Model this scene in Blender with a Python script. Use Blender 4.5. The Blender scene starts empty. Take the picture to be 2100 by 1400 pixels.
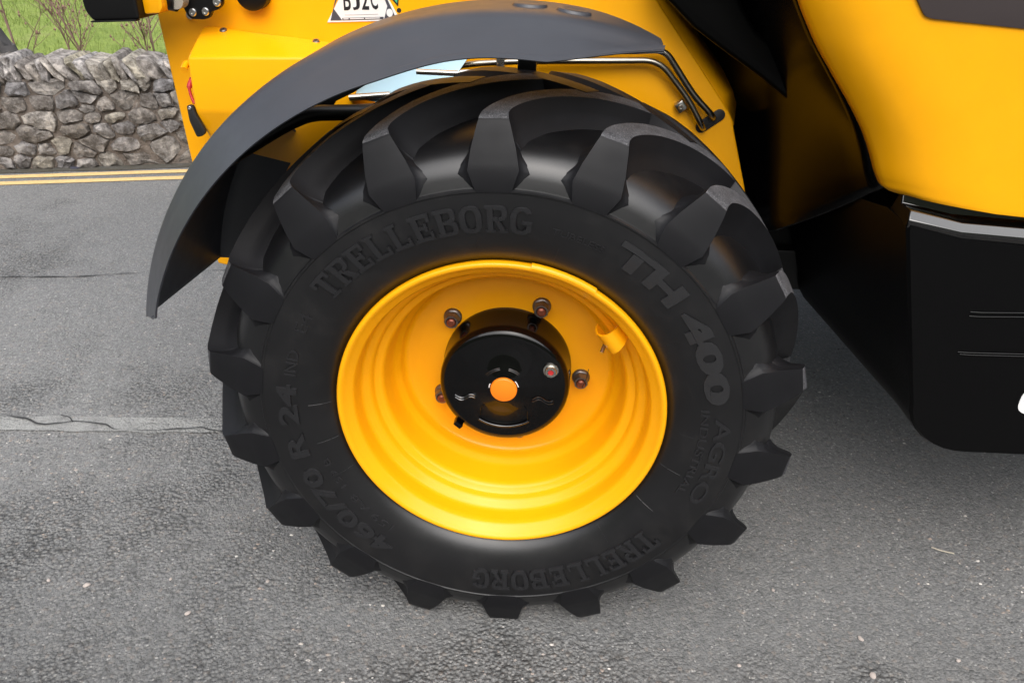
import bpy, bmesh, math, random
import numpy as np
from mathutils import Vector, Matrix, noise as mnoise

PI = math.pi
rnd = random.Random(7)
S = bpy.context.scene
COL = S.collection

# ------------------------------------------------------------------ camera
def setup_camera():
    p, yaw, roll = math.radians(28.9), math.radians(4.0), math.radians(0.5)
    cy, sy, cp, sp = math.cos(yaw), math.sin(yaw), math.cos(p), math.sin(p)
    fw = Vector((-sy * cp, cy * cp, -sp))
    rt = Vector((cy, sy, 0))
    up = rt.cross(fw)
    c, s = math.cos(roll), math.sin(roll)
    rt, up = c * rt + s * up, c * up - s * rt
    cam = bpy.data.cameras.new('camera')
    o = bpy.data.objects.new('camera', cam)
    COL.objects.link(o)
    m = Matrix((rt, up, -fw)).transposed().to_4x4()
    m.translation = Vector((0.117, -1.34, 1.485))
    o.matrix_world = m
    cam.sensor_width = 36.0
    cam.lens = 36.0 * 1633 / 2100
    cam.clip_end = 2000
    cam.clip_start = 0.02
    S.camera = o
setup_camera()

# ------------------------------------------------------------------ sky and sun (bright overcast)
SUN_EL, SUN_AZ = 49.0, 172.0      # azimuth measured clockwise from +Y (sun behind the photographer)
w = bpy.data.worlds.new('World')
S.world = w
w.use_nodes = True
nt = w.node_tree
bg = nt.nodes['Background']
sky = nt.nodes.new('ShaderNodeTexSky')
sky.sky_type = 'NISHITA'
sky.sun_disc = False
sky.sun_elevation = math.radians(SUN_EL)
sky.sun_rotation = math.radians(SUN_AZ)
sky.dust_density = 3.0
hs = nt.nodes.new('ShaderNodeHueSaturation')
hs.inputs['Saturation'].default_value = 0.42
nt.links.new(sky.outputs[0], hs.inputs['Color'])
nt.links.new(hs.outputs[0], bg.inputs['Color'])
bg.inputs['Strength'].default_value = 0.135
sl = bpy.data.lights.new('sun', 'SUN')
sl.energy = 1.5
sl.angle = math.radians(80)
sl.color = (1.0, 0.97, 0.93)
so = bpy.data.objects.new('sun', sl)
COL.objects.link(so)
az, el = math.radians(SUN_AZ), math.radians(SUN_EL)
d = Vector((math.sin(az) * math.cos(el), math.cos(az) * math.cos(el), math.sin(el)))
so.rotation_euler = d.to_track_quat('Z', 'Y').to_euler()
so.location = d * 20
S.view_settings.view_transform = 'Standard'
S.view_settings.look = 'None'
S.view_settings.exposure = 1.0
S.view_settings.gamma = 1.0
S.view_settings.use_curve_mapping = False

# ------------------------------------------------------------------ material helpers
def newmat(name):
    m = bpy.data.materials.new(name)
    m.use_nodes = True
    return m, m.node_tree, m.node_tree.nodes['Principled BSDF']

def nd(t, kind, **kw):
    n = t.nodes.new(kind)
    for k, v in kw.items():
        if k.startswith('i_'):
            key = k[2:]
            n.inputs[int(key) if key.isdigit() else key.replace('_', ' ')].default_value = v
        else:
            setattr(n, k, v)
    return n

def ramp(t, src, stops):
    r = t.nodes.new('ShaderNodeValToRGB')
    el = r.color_ramp.elements
    while len(el) < len(stops):
        el.new(0.5)
    for e, (p, c) in zip(el, stops):
        e.position = p
        e.color = (*c, 1) if len(c) == 3 else c
    t.links.new(src, r.inputs[0])
    return r

def bump(t, b, height, strength, dist):
    n = nd(t, 'ShaderNodeBump')
    n.inputs['Strength'].default_value = strength
    n.inputs['Distance'].default_value = dist
    t.links.new(height, n.inputs['Height'])
    t.links.new(n.outputs[0], b.inputs['Normal'])
    return n

def objcoord(t):
    return nd(t, 'ShaderNodeTexCoord').outputs['Object']

def noise(t, vec, scale, detail=4, rough=0.55):
    n = nd(t, 'ShaderNodeTexNoise')
    n.inputs['Scale'].default_value = scale
    n.inputs['Detail'].default_value = detail
    n.inputs['Roughness'].default_value = rough
    if vec is not None:
        t.links.new(vec, n.inputs['Vector'])
    return n.outputs['Fac']

def mixc(t, fac, a, b, mode='MIX'):
    n = nd(t, 'ShaderNodeMix', data_type='RGBA', blend_type=mode)
    if isinstance(fac, (int, float)):
        n.inputs['Factor'].default_value = fac
    else:
        t.links.new(fac, n.inputs['Factor'])
    for sock, v in (('A', a), ('B', b)):
        s = [i for i in n.inputs if i.name == sock and i.type == 'RGBA'][0]
        if isinstance(v, tuple):
            s.default_value = (*v, 1) if len(v) == 3 else v
        else:
            t.links.new(v, s)
    return [o for o in n.outputs if o.type == 'RGBA'][0]

def math_(t, op, a, b=None, c=None, clamp=False):
    n = nd(t, 'ShaderNodeMath', operation=op)
    n.use_clamp = clamp
    for i, v in enumerate((a, b, c)):
        if v is None:
            continue
        if isinstance(v, (int, float)):
            n.inputs[i].default_value = v
        else:
            t.links.new(v, n.inputs[i])
    return n.outputs[0]

def simple(name, col, rough=0.5, metal=0.0, coat=0.0, bumpn=None, var=0.0, coat_rough=0.06, spec=0.5):
    m, t, b = newmat(name)
    oc = objcoord(t)
    if var > 0:
        n = noise(t, oc, 9, 5)
        lo = tuple(x * (1 - var) for x in col)
        hi = tuple(min(1, x * (1 + var)) for x in col)
        r = ramp(t, n, [(0.3, lo), (0.7, hi)])
        t.links.new(r.outputs[0], b.inputs['Base Color'])
        rr = math_(t, 'MULTIPLY_ADD', noise(t, oc, 23, 4), 0.18, rough - 0.09)
        t.links.new(rr, b.inputs['Roughness'])
    else:
        b.inputs['Base Color'].default_value = (*col, 1)
        b.inputs['Roughness'].default_value = rough
    b.inputs['Metallic'].default_value = metal
    b.inputs['Coat Weight'].default_value = coat
    b.inputs['Coat Roughness'].default_value = coat_rough
    b.inputs['Specular IOR Level'].default_value = spec
    if bumpn:
        sc, st, di = bumpn
        bump(t, b, noise(t, oc, sc, 4), st, di)
    return m

M = {}
YEL = (0.90, 0.395, 0.0025)
M['yellow'] = simple('yellow_paint', YEL, 0.34, coat=0.12, var=0.03, bumpn=(160, 0.05, 0.001), coat_rough=0.12, spec=0.25)
M['rim_yellow'] = simple('rim_paint', (0.90, 0.385, 0.0025), 0.36, coat=0.2, spec=0.25, var=0.03, bumpn=(220, 0.06, 0.001), coat_rough=0.15)
M['gloss_black'] = simple('gloss_black_paint', (0.0012, 0.0012, 0.0014), 0.2, coat=0.45, spec=0.15, coat_rough=0.04, bumpn=(60, 0.03, 0.001))
M['liner'] = simple('moulded_liner', (0.0012, 0.0012, 0.0014), 0.26, coat=0.3, coat_rough=0.14, spec=0.15)
M['recess'] = simple('recess_black', (0.0015, 0.0015, 0.0015), 0.35, spec=0.12)
M['ledge'] = simple('ledge_gloss_black', (0.0012, 0.0012, 0.0014), 0.2, coat=1.0, coat_rough=0.05, spec=0.6)
M['tank_black'] = simple('tank_black_plastic', (0.0022, 0.0022, 0.0024), 0.40, coat=0.0, spec=0.12, bumpn=(60, 0.03, 0.001))
M['satin_black'] = simple('satin_black_plastic', (0.003, 0.003, 0.0032), 0.42, spec=0.3, bumpn=(400, 0.1, 0.0005))
M['fender'] = simple('fender_plastic', (0.040, 0.043, 0.051), 0.42, var=0.08, spec=0.55, bumpn=(900, 0.08, 0.0003))
M['steel'] = simple('zinc_steel', (0.55, 0.53, 0.48), 0.28, metal=1.0, var=0.12)
M['dark_steel'] = simple('pipe_steel', (0.30, 0.28, 0.24), 0.3, metal=1.0, var=0.15)
M['zinc'] = simple('blue_zinc', (0.24, 0.36, 0.42), 0.38, metal=0.3, var=0.05)
M['nut'] = simple('wheel_nut_steel', (0.17, 0.15, 0.14), 0.38, metal=0.85, var=0.25)
M['stud'] = simple('stud_primer', (0.22, 0.06, 0.03), 0.35, metal=0.5)
M['orange'] = simple('orange_badge', (0.9, 0.23, 0.006), 0.4, coat=0.3)
M['white'] = simple('white_vinyl', (0.75, 0.75, 0.74), 0.4)
M['ink'] = simple('black_ink', (0.012, 0.012, 0.016), 0.4)
M['greyink'] = simple('grey_ink', (0.28, 0.28, 0.3), 0.4)
M['slate_ink'] = simple('slate_ink', (0.06, 0.06, 0.075), 0.4)
M['green'] = simple('green_vinyl', (0.06, 0.42, 0.22), 0.4)
M['red'] = simple('red_cord', (0.45, 0.02, 0.02), 0.5)
M['screw'] = simple('screw_steel', (0.5, 0.49, 0.47), 0.3, metal=1.0, var=0.2)
M['decal'] = simple('dark_window_decal', (0.045, 0.035, 0.035), 0.45)
M['rubber_strap'] = simple('rubber_strap', (0.012, 0.011, 0.011), 0.5)
M['grey_rubber'] = simple('grey_bush', (0.32, 0.29, 0.24), 0.6, var=0.2)

def rubber():
    m, t, b = newmat('tyre_rubber')
    oc = objcoord(t)
    n1 = noise(t, oc, 7, 5)
    r = ramp(t, n1, [(0.3, (0.0034, 0.0034, 0.004)), (0.75, (0.0062, 0.0062, 0.0072))])
    dust = ramp(t, noise(t, oc, 11, 7, 0.7), [(0.50, (0, 0, 0)), (0.72, (1, 1, 1))])
    t.links.new(mixc(t, math_(t, 'MULTIPLY', dust.outputs[0], 0.3), r.outputs[0], (0.030, 0.028, 0.027)), b.inputs['Base Color'])
    rr = math_(t, 'MULTIPLY_ADD', noise(t, oc, 5, 4), 0.20, 0.25)
    t.links.new(rr, b.inputs['Roughness'])
    b.inputs['Specular IOR Level'].default_value = 0.62
    h = math_(t, 'ADD', noise(t, oc, 700, 3), math_(t, 'MULTIPLY', noise(t, oc, 40, 3), 1.5))
    bump(t, b, h, 0.12, 0.0006)
    return m
M['rubber'] = rubber()

def lug_rubber():
    # scuffed, sandy contact face of the lugs
    m, t, b = newmat('scuffed_tread_top')
    oc = objcoord(t)
    g = noise(t, oc, 420, 4, 0.75)
    g2 = noise(t, oc, 40, 4)
    gr = ramp(t, g, [(0.36, (0.04, 0.04, 0.044)), (0.54, (0.085, 0.085, 0.092)), (0.64, (0.15, 0.149, 0.153)), (0.72, (0.36, 0.35, 0.34))])
    dk = ramp(t, g2, [(0.3, (0.55, 0.55, 0.55)), (0.65, (1.1, 1.1, 1.1))])
    t.links.new(mixc(t, 1.0, gr.outputs[0], dk.outputs[0], 'MULTIPLY'), b.inputs['Base Color'])
    b.inputs['Roughness'].default_value = 0.8
    b.inputs['Specular IOR Level'].default_value = 0.2
    bump(t, b, g, 0.35, 0.0012)
    return m
M['lug_top'] = lug_rubber()

def hatch_rubber():
    m, t, b = newmat('hatched_letter_rubber')
    oc = objcoord(t)
    mp = nd(t, 'ShaderNodeMapping')
    mp.inputs['Rotation'].default_value = (0, math.radians(20), 0)
    t.links.new(oc, mp.inputs['Vector'])
    wv = nd(t, 'ShaderNodeTexWave', bands_direction='X')
    wv.inputs['Scale'].default_value = 190
    t.links.new(mp.outputs[0], wv.inputs['Vector'])
    b.inputs['Base Color'].default_value = (0.018, 0.018, 0.0195, 1)
    b.inputs['Roughness'].default_value = 0.5
    bump(t, b, wv.outputs['Fac'], 0.5, 0.0008)
    return m
M['lug'] = simple('lug_rubber', (0.0075, 0.0075, 0.0088), 0.5, bumpn=(600, 0.15, 0.0006), var=0.25, spec=0.24)
M['hatch'] = hatch_rubber()
M['letter'] = simple('letter_rubber', (0.0135, 0.0135, 0.0148), 0.42, bumpn=(500, 0.1, 0.0005), spec=0.4)

# asphalt is built from the same recipe for road sheet and worn marking
def asphalt(name, paint=None, wear=(0.45, 0.6), dark=1.0):
    m, t, b = newmat(name)
    oc = objcoord(t)
    big = noise(t, oc, 0.9, 6, 0.6)
    mid = noise(t, oc, 5.0, 5, 0.6)
    sepc = nd(t, 'ShaderNodeSeparateXYZ')
    t.links.new(oc, sepc.inputs[0])
    # surface gets coarser towards the camera, and the colour below darkens with it
    near = math_(t, 'MULTIPLY_ADD', sepc.outputs[1], -0.17, 0.0)
    near = math_(t, 'MINIMUM', math_(t, 'MAXIMUM', near, -0.075), 0.05)
    side = math_(t, 'MINIMUM', math_(t, 'MAXIMUM', math_(t, 'MULTIPLY', sepc.outputs[0], -0.05), -0.05), 0.05)
    msum = math_(t, 'ADD', math_(t, 'MULTIPLY', big, 0.7), math_(t, 'MULTIPLY', mid, 0.3))
    msum = math_(t, 'ADD', msum, math_(t, 'ADD', near, side))
    rough_mask = ramp(t, msum, [(0.48, (0, 0, 0)), (0.61, (1, 1, 1))]).outputs[0]
    v1 = nd(t, 'ShaderNodeTexVoronoi', feature='F1')
    v1.inputs['Scale'].default_value = 105
    t.links.new(oc, v1.inputs['Vector'])
    v2 = nd(t, 'ShaderNodeTexVoronoi', feature='F1')
    v2.inputs['Scale'].default_value = 230
    t.links.new(oc, v2.inputs['Vector'])
    fine = noise(t, oc, 420, 3, 0.7)
    sp = nd(t, 'ShaderNodeSeparateColor')
    t.links.new(v1.outputs['Color'], sp.inputs[0])
    sp2 = nd(t, 'ShaderNodeSeparateColor')
    t.links.new(v2.outputs['Color'], sp2.inputs[0])
    k = dark
    tone = ramp(t, sp.outputs[0], [(0.0, (0.12 * k, 0.1215 * k, 0.121 * k)), (0.55, (0.185 * k, 0.1865 * k, 0.187 * k)), (0.92, (0.215 * k, 0.212 * k, 0.203 * k)), (1.0, (0.26 * k, 0.22 * k, 0.19 * k))])
    tone2 = ramp(t, sp2.outputs[1], [(0.0, (0.115 * k, 0.116 * k, 0.115 * k)), (0.9, (0.23 * k, 0.229 * k, 0.225 * k)), (0.975, (0.25 * k, 0.245 * k, 0.235 * k)), (1.0, (0.62, 0.6, 0.57))])
    col = mixc(t, 0.5, tone.outputs[0], tone2.outputs[0])
    bigr = ramp(t, noise(t, oc, 0.55, 5), [(0.3, (0.92, 0.92, 0.92)), (0.7, (1.20, 1.195, 1.18))])
    col = mixc(t, 1.0, col, bigr.outputs[0], 'MULTIPLY')
    col = mixc(t, 1.0, col, ramp(t, math_(t, 'MULTIPLY_ADD', near, 8.0, 0.5), [(0.0, (1.06, 1.06, 1.06)), (0.9, (0.86, 0.86, 0.855))]).outputs[0], 'MULTIPLY')
    # colour darkens in the gaps between the stones
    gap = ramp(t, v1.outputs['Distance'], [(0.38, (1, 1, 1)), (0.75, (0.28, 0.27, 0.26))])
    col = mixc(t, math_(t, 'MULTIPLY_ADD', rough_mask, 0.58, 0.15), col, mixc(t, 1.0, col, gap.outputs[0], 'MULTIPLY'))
    h = math_(t, 'SUBTRACT', 1.0, v1.outputs['Distance'])
    h = math_(t, 'ADD', math_(t, 'MULTIPLY', h, math_(t, 'MULTIPLY_ADD', rough_mask, 1.6, 0.35)),
              math_(t, 'MULTIPLY', math_(t, 'SUBTRACT', 1.0, v2.outputs['Distance']), 0.35))
    h = math_(t, 'ADD', h, math_(t, 'MULTIPLY', fine, 0.3))
    if paint:
        wn = math_(t, 'ADD', math_(t, 'MULTIPLY', noise(t, oc, 9, 6, 0.7), 0.6), math_(t, 'MULTIPLY', noise(t, oc, 130, 4, 0.7), 0.4))
        wf = ramp(t, wn, [(wear[0], (1, 1, 1)), (wear[1], (0, 0, 0))]).outputs[0]
        pv = ramp(t, noise(t, oc, 60, 4), [(0.3, tuple(c * 0.82 for c in paint)), (0.7, paint)])
        col = mixc(t, wf, col, pv.outputs[0])
    t.links.new(col, b.inputs['Base Color'])
    b.inputs['Roughness'].default_value = 0.78
    b.inputs['Specular IOR Level'].default_value = 0.35
    bump(t, b, h, 1.0, 0.0055)
    return m
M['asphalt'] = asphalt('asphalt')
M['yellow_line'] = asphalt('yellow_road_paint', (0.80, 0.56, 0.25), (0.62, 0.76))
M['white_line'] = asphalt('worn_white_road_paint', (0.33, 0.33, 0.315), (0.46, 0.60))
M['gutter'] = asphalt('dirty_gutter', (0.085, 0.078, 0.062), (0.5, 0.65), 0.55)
M['crack'] = simple('crack_bitumen', (0.035, 0.035, 0.034), 0.85)

def stone_mat(name, tint=1.0):
    m, t, b = newmat(name)
    oc = objcoord(t)
    oi = nd(t, 'ShaderNodeObjectInfo')
    mp = nd(t, 'ShaderNodeVectorMath', operation='ADD')
    rv = nd(t, 'ShaderNodeCombineXYZ')
    t.links.new(math_(t, 'MULTIPLY', oi.outputs['Random'], 37.0), rv.inputs[0])
    t.links.new(oc, mp.inputs[0]); t.links.new(rv.outputs[0], mp.inputs[1])
    v = mp.outputs[0]
    n1 = noise(t, v, 16, 7, 0.68)
    n2 = noise(t, v, 60, 5, 0.7)
    base = ramp(t, oi.outputs['Random'], [(0.0, (0.20, 0.178, 0.158)), (0.3, (0.275, 0.25, 0.23)), (0.55, (0.255, 0.245, 0.25)), (0.8, (0.35, 0.32, 0.29)), (1.0, (0.27, 0.245, 0.19))])
    lich = ramp(t, n1, [(0.38, (0.45, 0.43, 0.41)), (0.52, (1, 1, 1)), (0.62, (1.7, 1.68, 1.64))])
    col = mixc(t, 1.0, base.outputs[0], lich.outputs[0], 'MULTIPLY')
    fleck = ramp(t, n2, [(0.58, (0, 0, 0)), (0.68, (1, 1, 1))])
    col = mixc(t, math_(t, 'MULTIPLY', fleck.outputs[0], 0.55), col, (0.42, 0.41, 0.385))
    dk = ramp(t, noise(t, v, 35, 5, 0.7), [(0.34, (1, 1, 1)), (0.44, (0, 0, 0))])
    col = mixc(t, math_(t, 'MULTIPLY', dk.outputs[0], 0.6), col, (0.055, 0.05, 0.045))
    if tint != 1.0:
        col = mixc(t, 1.0, col, (tint, tint, tint), 'MULTIPLY')
    t.links.new(col, b.inputs['Base Color'])
    b.inputs['Roughness'].default_value = 0.9
    b.inputs['Specular IOR Level'].default_value = 0.25
    n3 = noise(t, v, 150, 4, 0.75)
    bump(t, b, math_(t, 'ADD', math_(t, 'ADD', n1, math_(t, 'MULTIPLY', n2, 0.7)), math_(t, 'MULTIPLY', n3, 0.35)), 1.0, 0.022)
    return m
M['stone'] = stone_mat('limestone')
M['coping'] = stone_mat('lichened_coping', 1.35)
def mortar():
    m, t, b = newmat('earthy_mortar')
    oc = objcoord(t)
    r = ramp(t, noise(t, oc, 14, 6), [(0.3, (0.11, 0.088, 0.072)), (0.7, (0.26, 0.215, 0.18))])
    t.links.new(r.outputs[0], b.inputs['Base Color'])
    b.inputs['Roughness'].default_value = 0.95
    bump(t, b, noise(t, oc, 45, 6, 0.7), 1.0, 0.02)
    return m
M['mortar'] = mortar()

def grassland():
    m, t, b = newmat('pasture')
    oc = objcoord(t)
    r = ramp(t, noise(t, oc, 1.1, 6, 0.6), [(0.3, (0.16, 0.23, 0.035)), (0.55, (0.23, 0.30, 0.055)), (0.75, (0.27, 0.285, 0.10))])
    r2 = ramp(t, noise(t, oc, 25, 5, 0.7), [(0.3, (0.7, 0.7, 0.7)), (0.7, (1.2, 1.2, 1.15))])
    t.links.new(mixc(t, 1.0, r.outputs[0], r2.outputs[0], 'MULTIPLY'), b.inputs['Base Color'])
    b.inputs['Roughness'].default_value = 0.9
    bump(t, b, noise(t, oc, 60, 5), 0.7, 0.03)
    return m
M['pasture'] = grassland()
def vary(name, c0, c1, rough=0.8):
    m, t, b = newmat(name)
    oc = objcoord(t)
    r = ramp(t, noise(t, oc, 6, 4, 0.7), [(0.3, c0), (0.7, c1)])
    t.links.new(r.outputs[0], b.inputs['Base Color'])
    b.inputs['Roughness'].default_value = rough
    return m
M['blocker_hill'] = vary('blocker_hill_green', (0.035, 0.05, 0.02), (0.075, 0.085, 0.04), 0.95)
M['blade'] = vary('grass_blade', (0.12, 0.19, 0.03), (0.28, 0.34, 0.09))
M['twig'] = vary('twig_bark', (0.15, 0.085, 0.065), (0.29, 0.19, 0.15))
M['bud'] = vary('dry_bud', (0.20, 0.11, 0.075), (0.33, 0.21, 0.16))
M['post'] = vary('weathered_post', (0.035, 0.034, 0.036), (0.085, 0.08, 0.08))
M['pebble'] = vary('pale_pebble', (0.34, 0.28, 0.25), (0.52, 0.47, 0.43))
M['slate'] = vary('slate', (0.03, 0.03, 0.045), (0.06, 0.06, 0.085), 0.6)
M['straw'] = vary('straw', (0.4, 0.36, 0.28), (0.55, 0.5, 0.42))
def gritmat():
    m, t, b = newmat('loose_grit')
    g = nd(t, 'ShaderNodeNewGeometry')
    r = ramp(t, g.outputs['Random Per Island'], [(0.0, (0.075, 0.075, 0.075)), (0.5, (0.16, 0.16, 0.158)), (0.9, (0.22, 0.215, 0.205)), (0.97, (0.30, 0.24, 0.2)), (1.0, (0.6, 0.57, 0.53))])
    t.links.new(r.outputs[0], b.inputs['Base Color'])
    b.inputs['Roughness'].default_value = 0.75
    return m
M['grit'] = gritmat()

# ------------------------------------------------------------------ mesh helpers
def link(name, me, mat=None, parent=None, sharp=35):
    o = bpy.data.objects.new(name, me)
    COL.objects.link(o)
    if mat is not None and not me.materials:
        me.materials.append(mat)
    if parent is not None:
        o.parent = parent
    if sharp is not None and len(me.polygons):
        me.shade_smooth()
        me.set_sharp_from_angle(angle=math.radians(sharp))
    return o

def mesh(name, verts, faces, mat=None, parent=None, sharp=35, fix=True):
    me = bpy.data.meshes.new(name)
    me.from_pydata([tuple(v) for v in verts], [], faces)
    if fix:
        bm = bmesh.new(); bm.from_mesh(me)
        bmesh.ops.recalc_face_normals(bm, faces=bm.faces)
        bm.to_mesh(me); bm.free()
    me.update()
    return link(name, me, mat, parent, sharp)

def from_bm(name, bm, mat=None, parent=None, sharp=35):
    bmesh.ops.recalc_face_normals(bm, faces=bm.faces)
    me = bpy.data.meshes.new(name)
    bm.to_mesh(me); bm.free()
    return link(name, me, mat, parent, sharp)

def bevel_all(bm, w, seg=2, ang=25):
    bm.normal_update()
    es = [e for e in bm.edges if len(e.link_faces) == 2 and e.calc_face_angle(0) > math.radians(ang)]
    bmesh.ops.bevel(bm, geom=es, offset=w, segments=seg, profile=0.5, affect='EDGES', clamp_overlap=True)

def prism_bm(poly, y0, y1, bm=None):
    """closed outline given as (x, z), extruded from y0 to y1"""
    bm = bm or bmesh.new()
    a = [bm.verts.new((x, y0, z)) for x, z in poly]
    b = [bm.verts.new((x, y1, z)) for x, z in poly]
    n = len(poly)
    bm.faces.new(a); bm.faces.new(list(reversed(b)))
    for i in range(n):
        bm.faces.new((a[i], b[i], b[(i + 1) % n], a[(i + 1) % n]))
    bmesh.ops.recalc_face_normals(bm, faces=bm.faces)
    return bm

def prism(name, poly, y0, y1, mat, parent=None, bev=0.0, seg=2, sharp=35):
    bm = prism_bm(poly, y0, y1)
    if bev:
        bevel_all(bm, bev, seg)
    return from_bm(name, bm, mat, parent, sharp)

def smooth_path(pts, n=8):
    """Catmull-Rom through the points"""
    P = [Vector(p) for p in pts]
    P = [P[0] * 2 - P[1]] + P + [P[-1] * 2 - P[-2]]
    out = []
    for i in range(1, len(P) - 2):
        for k in range(n):
            t = k / n
            a, b, c, e = P[i - 1], P[i], P[i + 1], P[i + 2]
            out.append(0.5 * ((2 * b) + (c - a) * t + (2 * a - 5 * b + 4 * c - e) * t * t + (3 * b - a - 3 * c + e) * t ** 3))
    out.append(P[-2])
    return out

def round_path(pts, rad, n=6):
    """polyline with its corners rounded"""
    P = [Vector(p) for p in pts]
    out = [P[0]]
    for i in range(1, len(P) - 1):
        a = (P[i - 1] - P[i]); b = (P[i + 1] - P[i])
        r = min(rad, a.length * 0.45, b.length * 0.45)
        s, e = P[i] + a.normalized() * r, P[i] + b.normalized() * r
        for k in range(n + 1):
            t = k / n
            out.append((1 - t) ** 2 * s + 2 * t * (1 - t) * P[i] + t * t * e)
    out.append(P[-1])
    return out

def tube_data(path, rad, sides=12, V=None, F=None, caps=True):
    V = V if V is not None else []
    F = F if F is not None else []
    path = [Vector(p) for p in path]
    base = len(V)
    nrm = None
    n = len(path)
    for i, p in enumerate(path):
        tg = (path[min(i + 1, n - 1)] - path[max(i - 1, 0)]).normalized()
        if nrm is None:
            nrm = tg.orthogonal().normalized()
        nrm = (nrm - tg * nrm.dot(tg)).normalized()
        bn = tg.cross(nrm)
        r = rad[i] if isinstance(rad, (list, tuple)) else rad
        for k in range(sides):
            a = 2 * PI * k / sides
            V.append(p + r * (math.cos(a) * nrm + math.sin(a) * bn))
    for i in range(n - 1):
        for k in range(sides):
            a = base + i * sides + k
            b = base + i * sides + (k + 1) % sides
            F.append((a, b, b + sides, a + sides))
    if caps:
        F.append(tuple(base + k for k in reversed(range(sides))))
        F.append(tuple(base + (n - 1) * sides + k for k in range(sides)))
    return V, F

def tube(name, path, rad, mat, parent=None, sides=12):
    V, F = tube_data(path, rad, sides)
    return mesh(name, V, F, mat, parent, 50)

def revolve(name, prof, mat, parent=None, seg=96, centre=(0, 0, 0), sharp=30, closed=False, a0=0, a1=2 * PI):
    """profile of (r, y) swept round the Y axis"""
    full = abs(a1 - a0 - 2 * PI) < 1e-6
    n = seg if full else seg + 1
    V, F = [], []
    m = len(prof)
    for k in range(n):
        a = a0 + (a1 - a0) * k / seg
        for r, y in prof:
            V.append((centre[0] + r * math.cos(a), centre[1] + y, centre[2] + r * math.sin(a)))
    for k in range(seg):
        k2 = (k + 1) % n
        for i in range(m - 1 if not closed else m):
            j = (i + 1) % m
            F.append((k * m + i, k * m + j, k2 * m + j, k2 * m + i))
    me_o = mesh(name, V, F, mat, parent, sharp, fix=False)
    bm = bmesh.new(); bm.from_mesh(me_o.data)
    bmesh.ops.remove_doubles(bm, verts=bm.verts, dist=1e-6)
    bmesh.ops.recalc_face_normals(bm, faces=bm.faces)
    bm.to_mesh(me_o.data); bm.free()
    me_o.data.shade_smooth(); me_o.data.set_sharp_from_angle(angle=math.radians(sharp))
    return me_o

def text_mesh(txt, bold=0.0, extrude=0.1, res=3):
    cu = bpy.data.curves.new('lettering', 'FONT')
    cu.body = txt
    cu.size = 1.0
    cu.offset = bold
    cu.extrude = extrude
    cu.resolution_u = res
    cu.align_x = 'LEFT'
    o = bpy.data.objects.new('lettering', cu)
    COL.objects.link(o)
    dg = bpy.context.evaluated_depsgraph_get()
    me = bpy.data.meshes.new_from_object(o.evaluated_get(dg))
    bpy.data.objects.remove(o)
    bpy.data.curves.remove(cu)
    return me

def flat_text(name, txt, cx, z0, h, width, y, mat, parent, bold=0.0, th=0.0004):
    me = text_mesh(txt, bold, 0.5)
    n = len(me.vertices)
    co = np.empty(n * 3); me.vertices.foreach_get('co', co); co = co.reshape(-1, 3)
    mn, mx = co.min(0), co.max(0)
    u = (co[:, 0] - mn[0]) / (mx[0] - mn[0]); v = (co[:, 1] - mn[1]) / (mx[1] - mn[1])
    out = np.stack([cx + (u - 0.5) * width, y - th * (co[:, 2] + 0.5), z0 + v * h], 1)
    me.vertices.foreach_set('co', out.ravel()); me.materials.clear(); me.materials.append(mat); me.update()
    return link(name, me, mat, parent, 30)

def tag(o, label=None, cat=None, group=None, kind=None):
    if label: o['label'] = label
    if cat: o['category'] = cat
    if group: o['group'] = group
    if kind: o['kind'] = kind
    return o

def empty(name, loc=(0, 0, 0), parent=None):
    o = bpy.data.objects.new(name, None)
    COL.objects.link(o)
    o.location = loc
    o.empty_display_size = 0.1
    if parent is not None:
        o.parent = parent
    return o

# ================================================================== SETTING
WALL_A = math.radians(12.85)
WU = Vector((math.cos(WALL_A), math.sin(WALL_A), 0))     # along the wall
WN = Vector((-math.sin(WALL_A), math.cos(WALL_A), 0))    # away from the road
W0 = Vector((-3.41, 3.27, 0))

def wallpt(u, n, z):
    p = W0 + WU * u + WN * n
    return (p.x, p.y, z)

def sheet(name, corners, mat, kind='structure'):
    o = mesh(name, corners, [tuple(range(len(corners)))], mat, None, None)
    o['kind'] = kind
    return o

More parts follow.
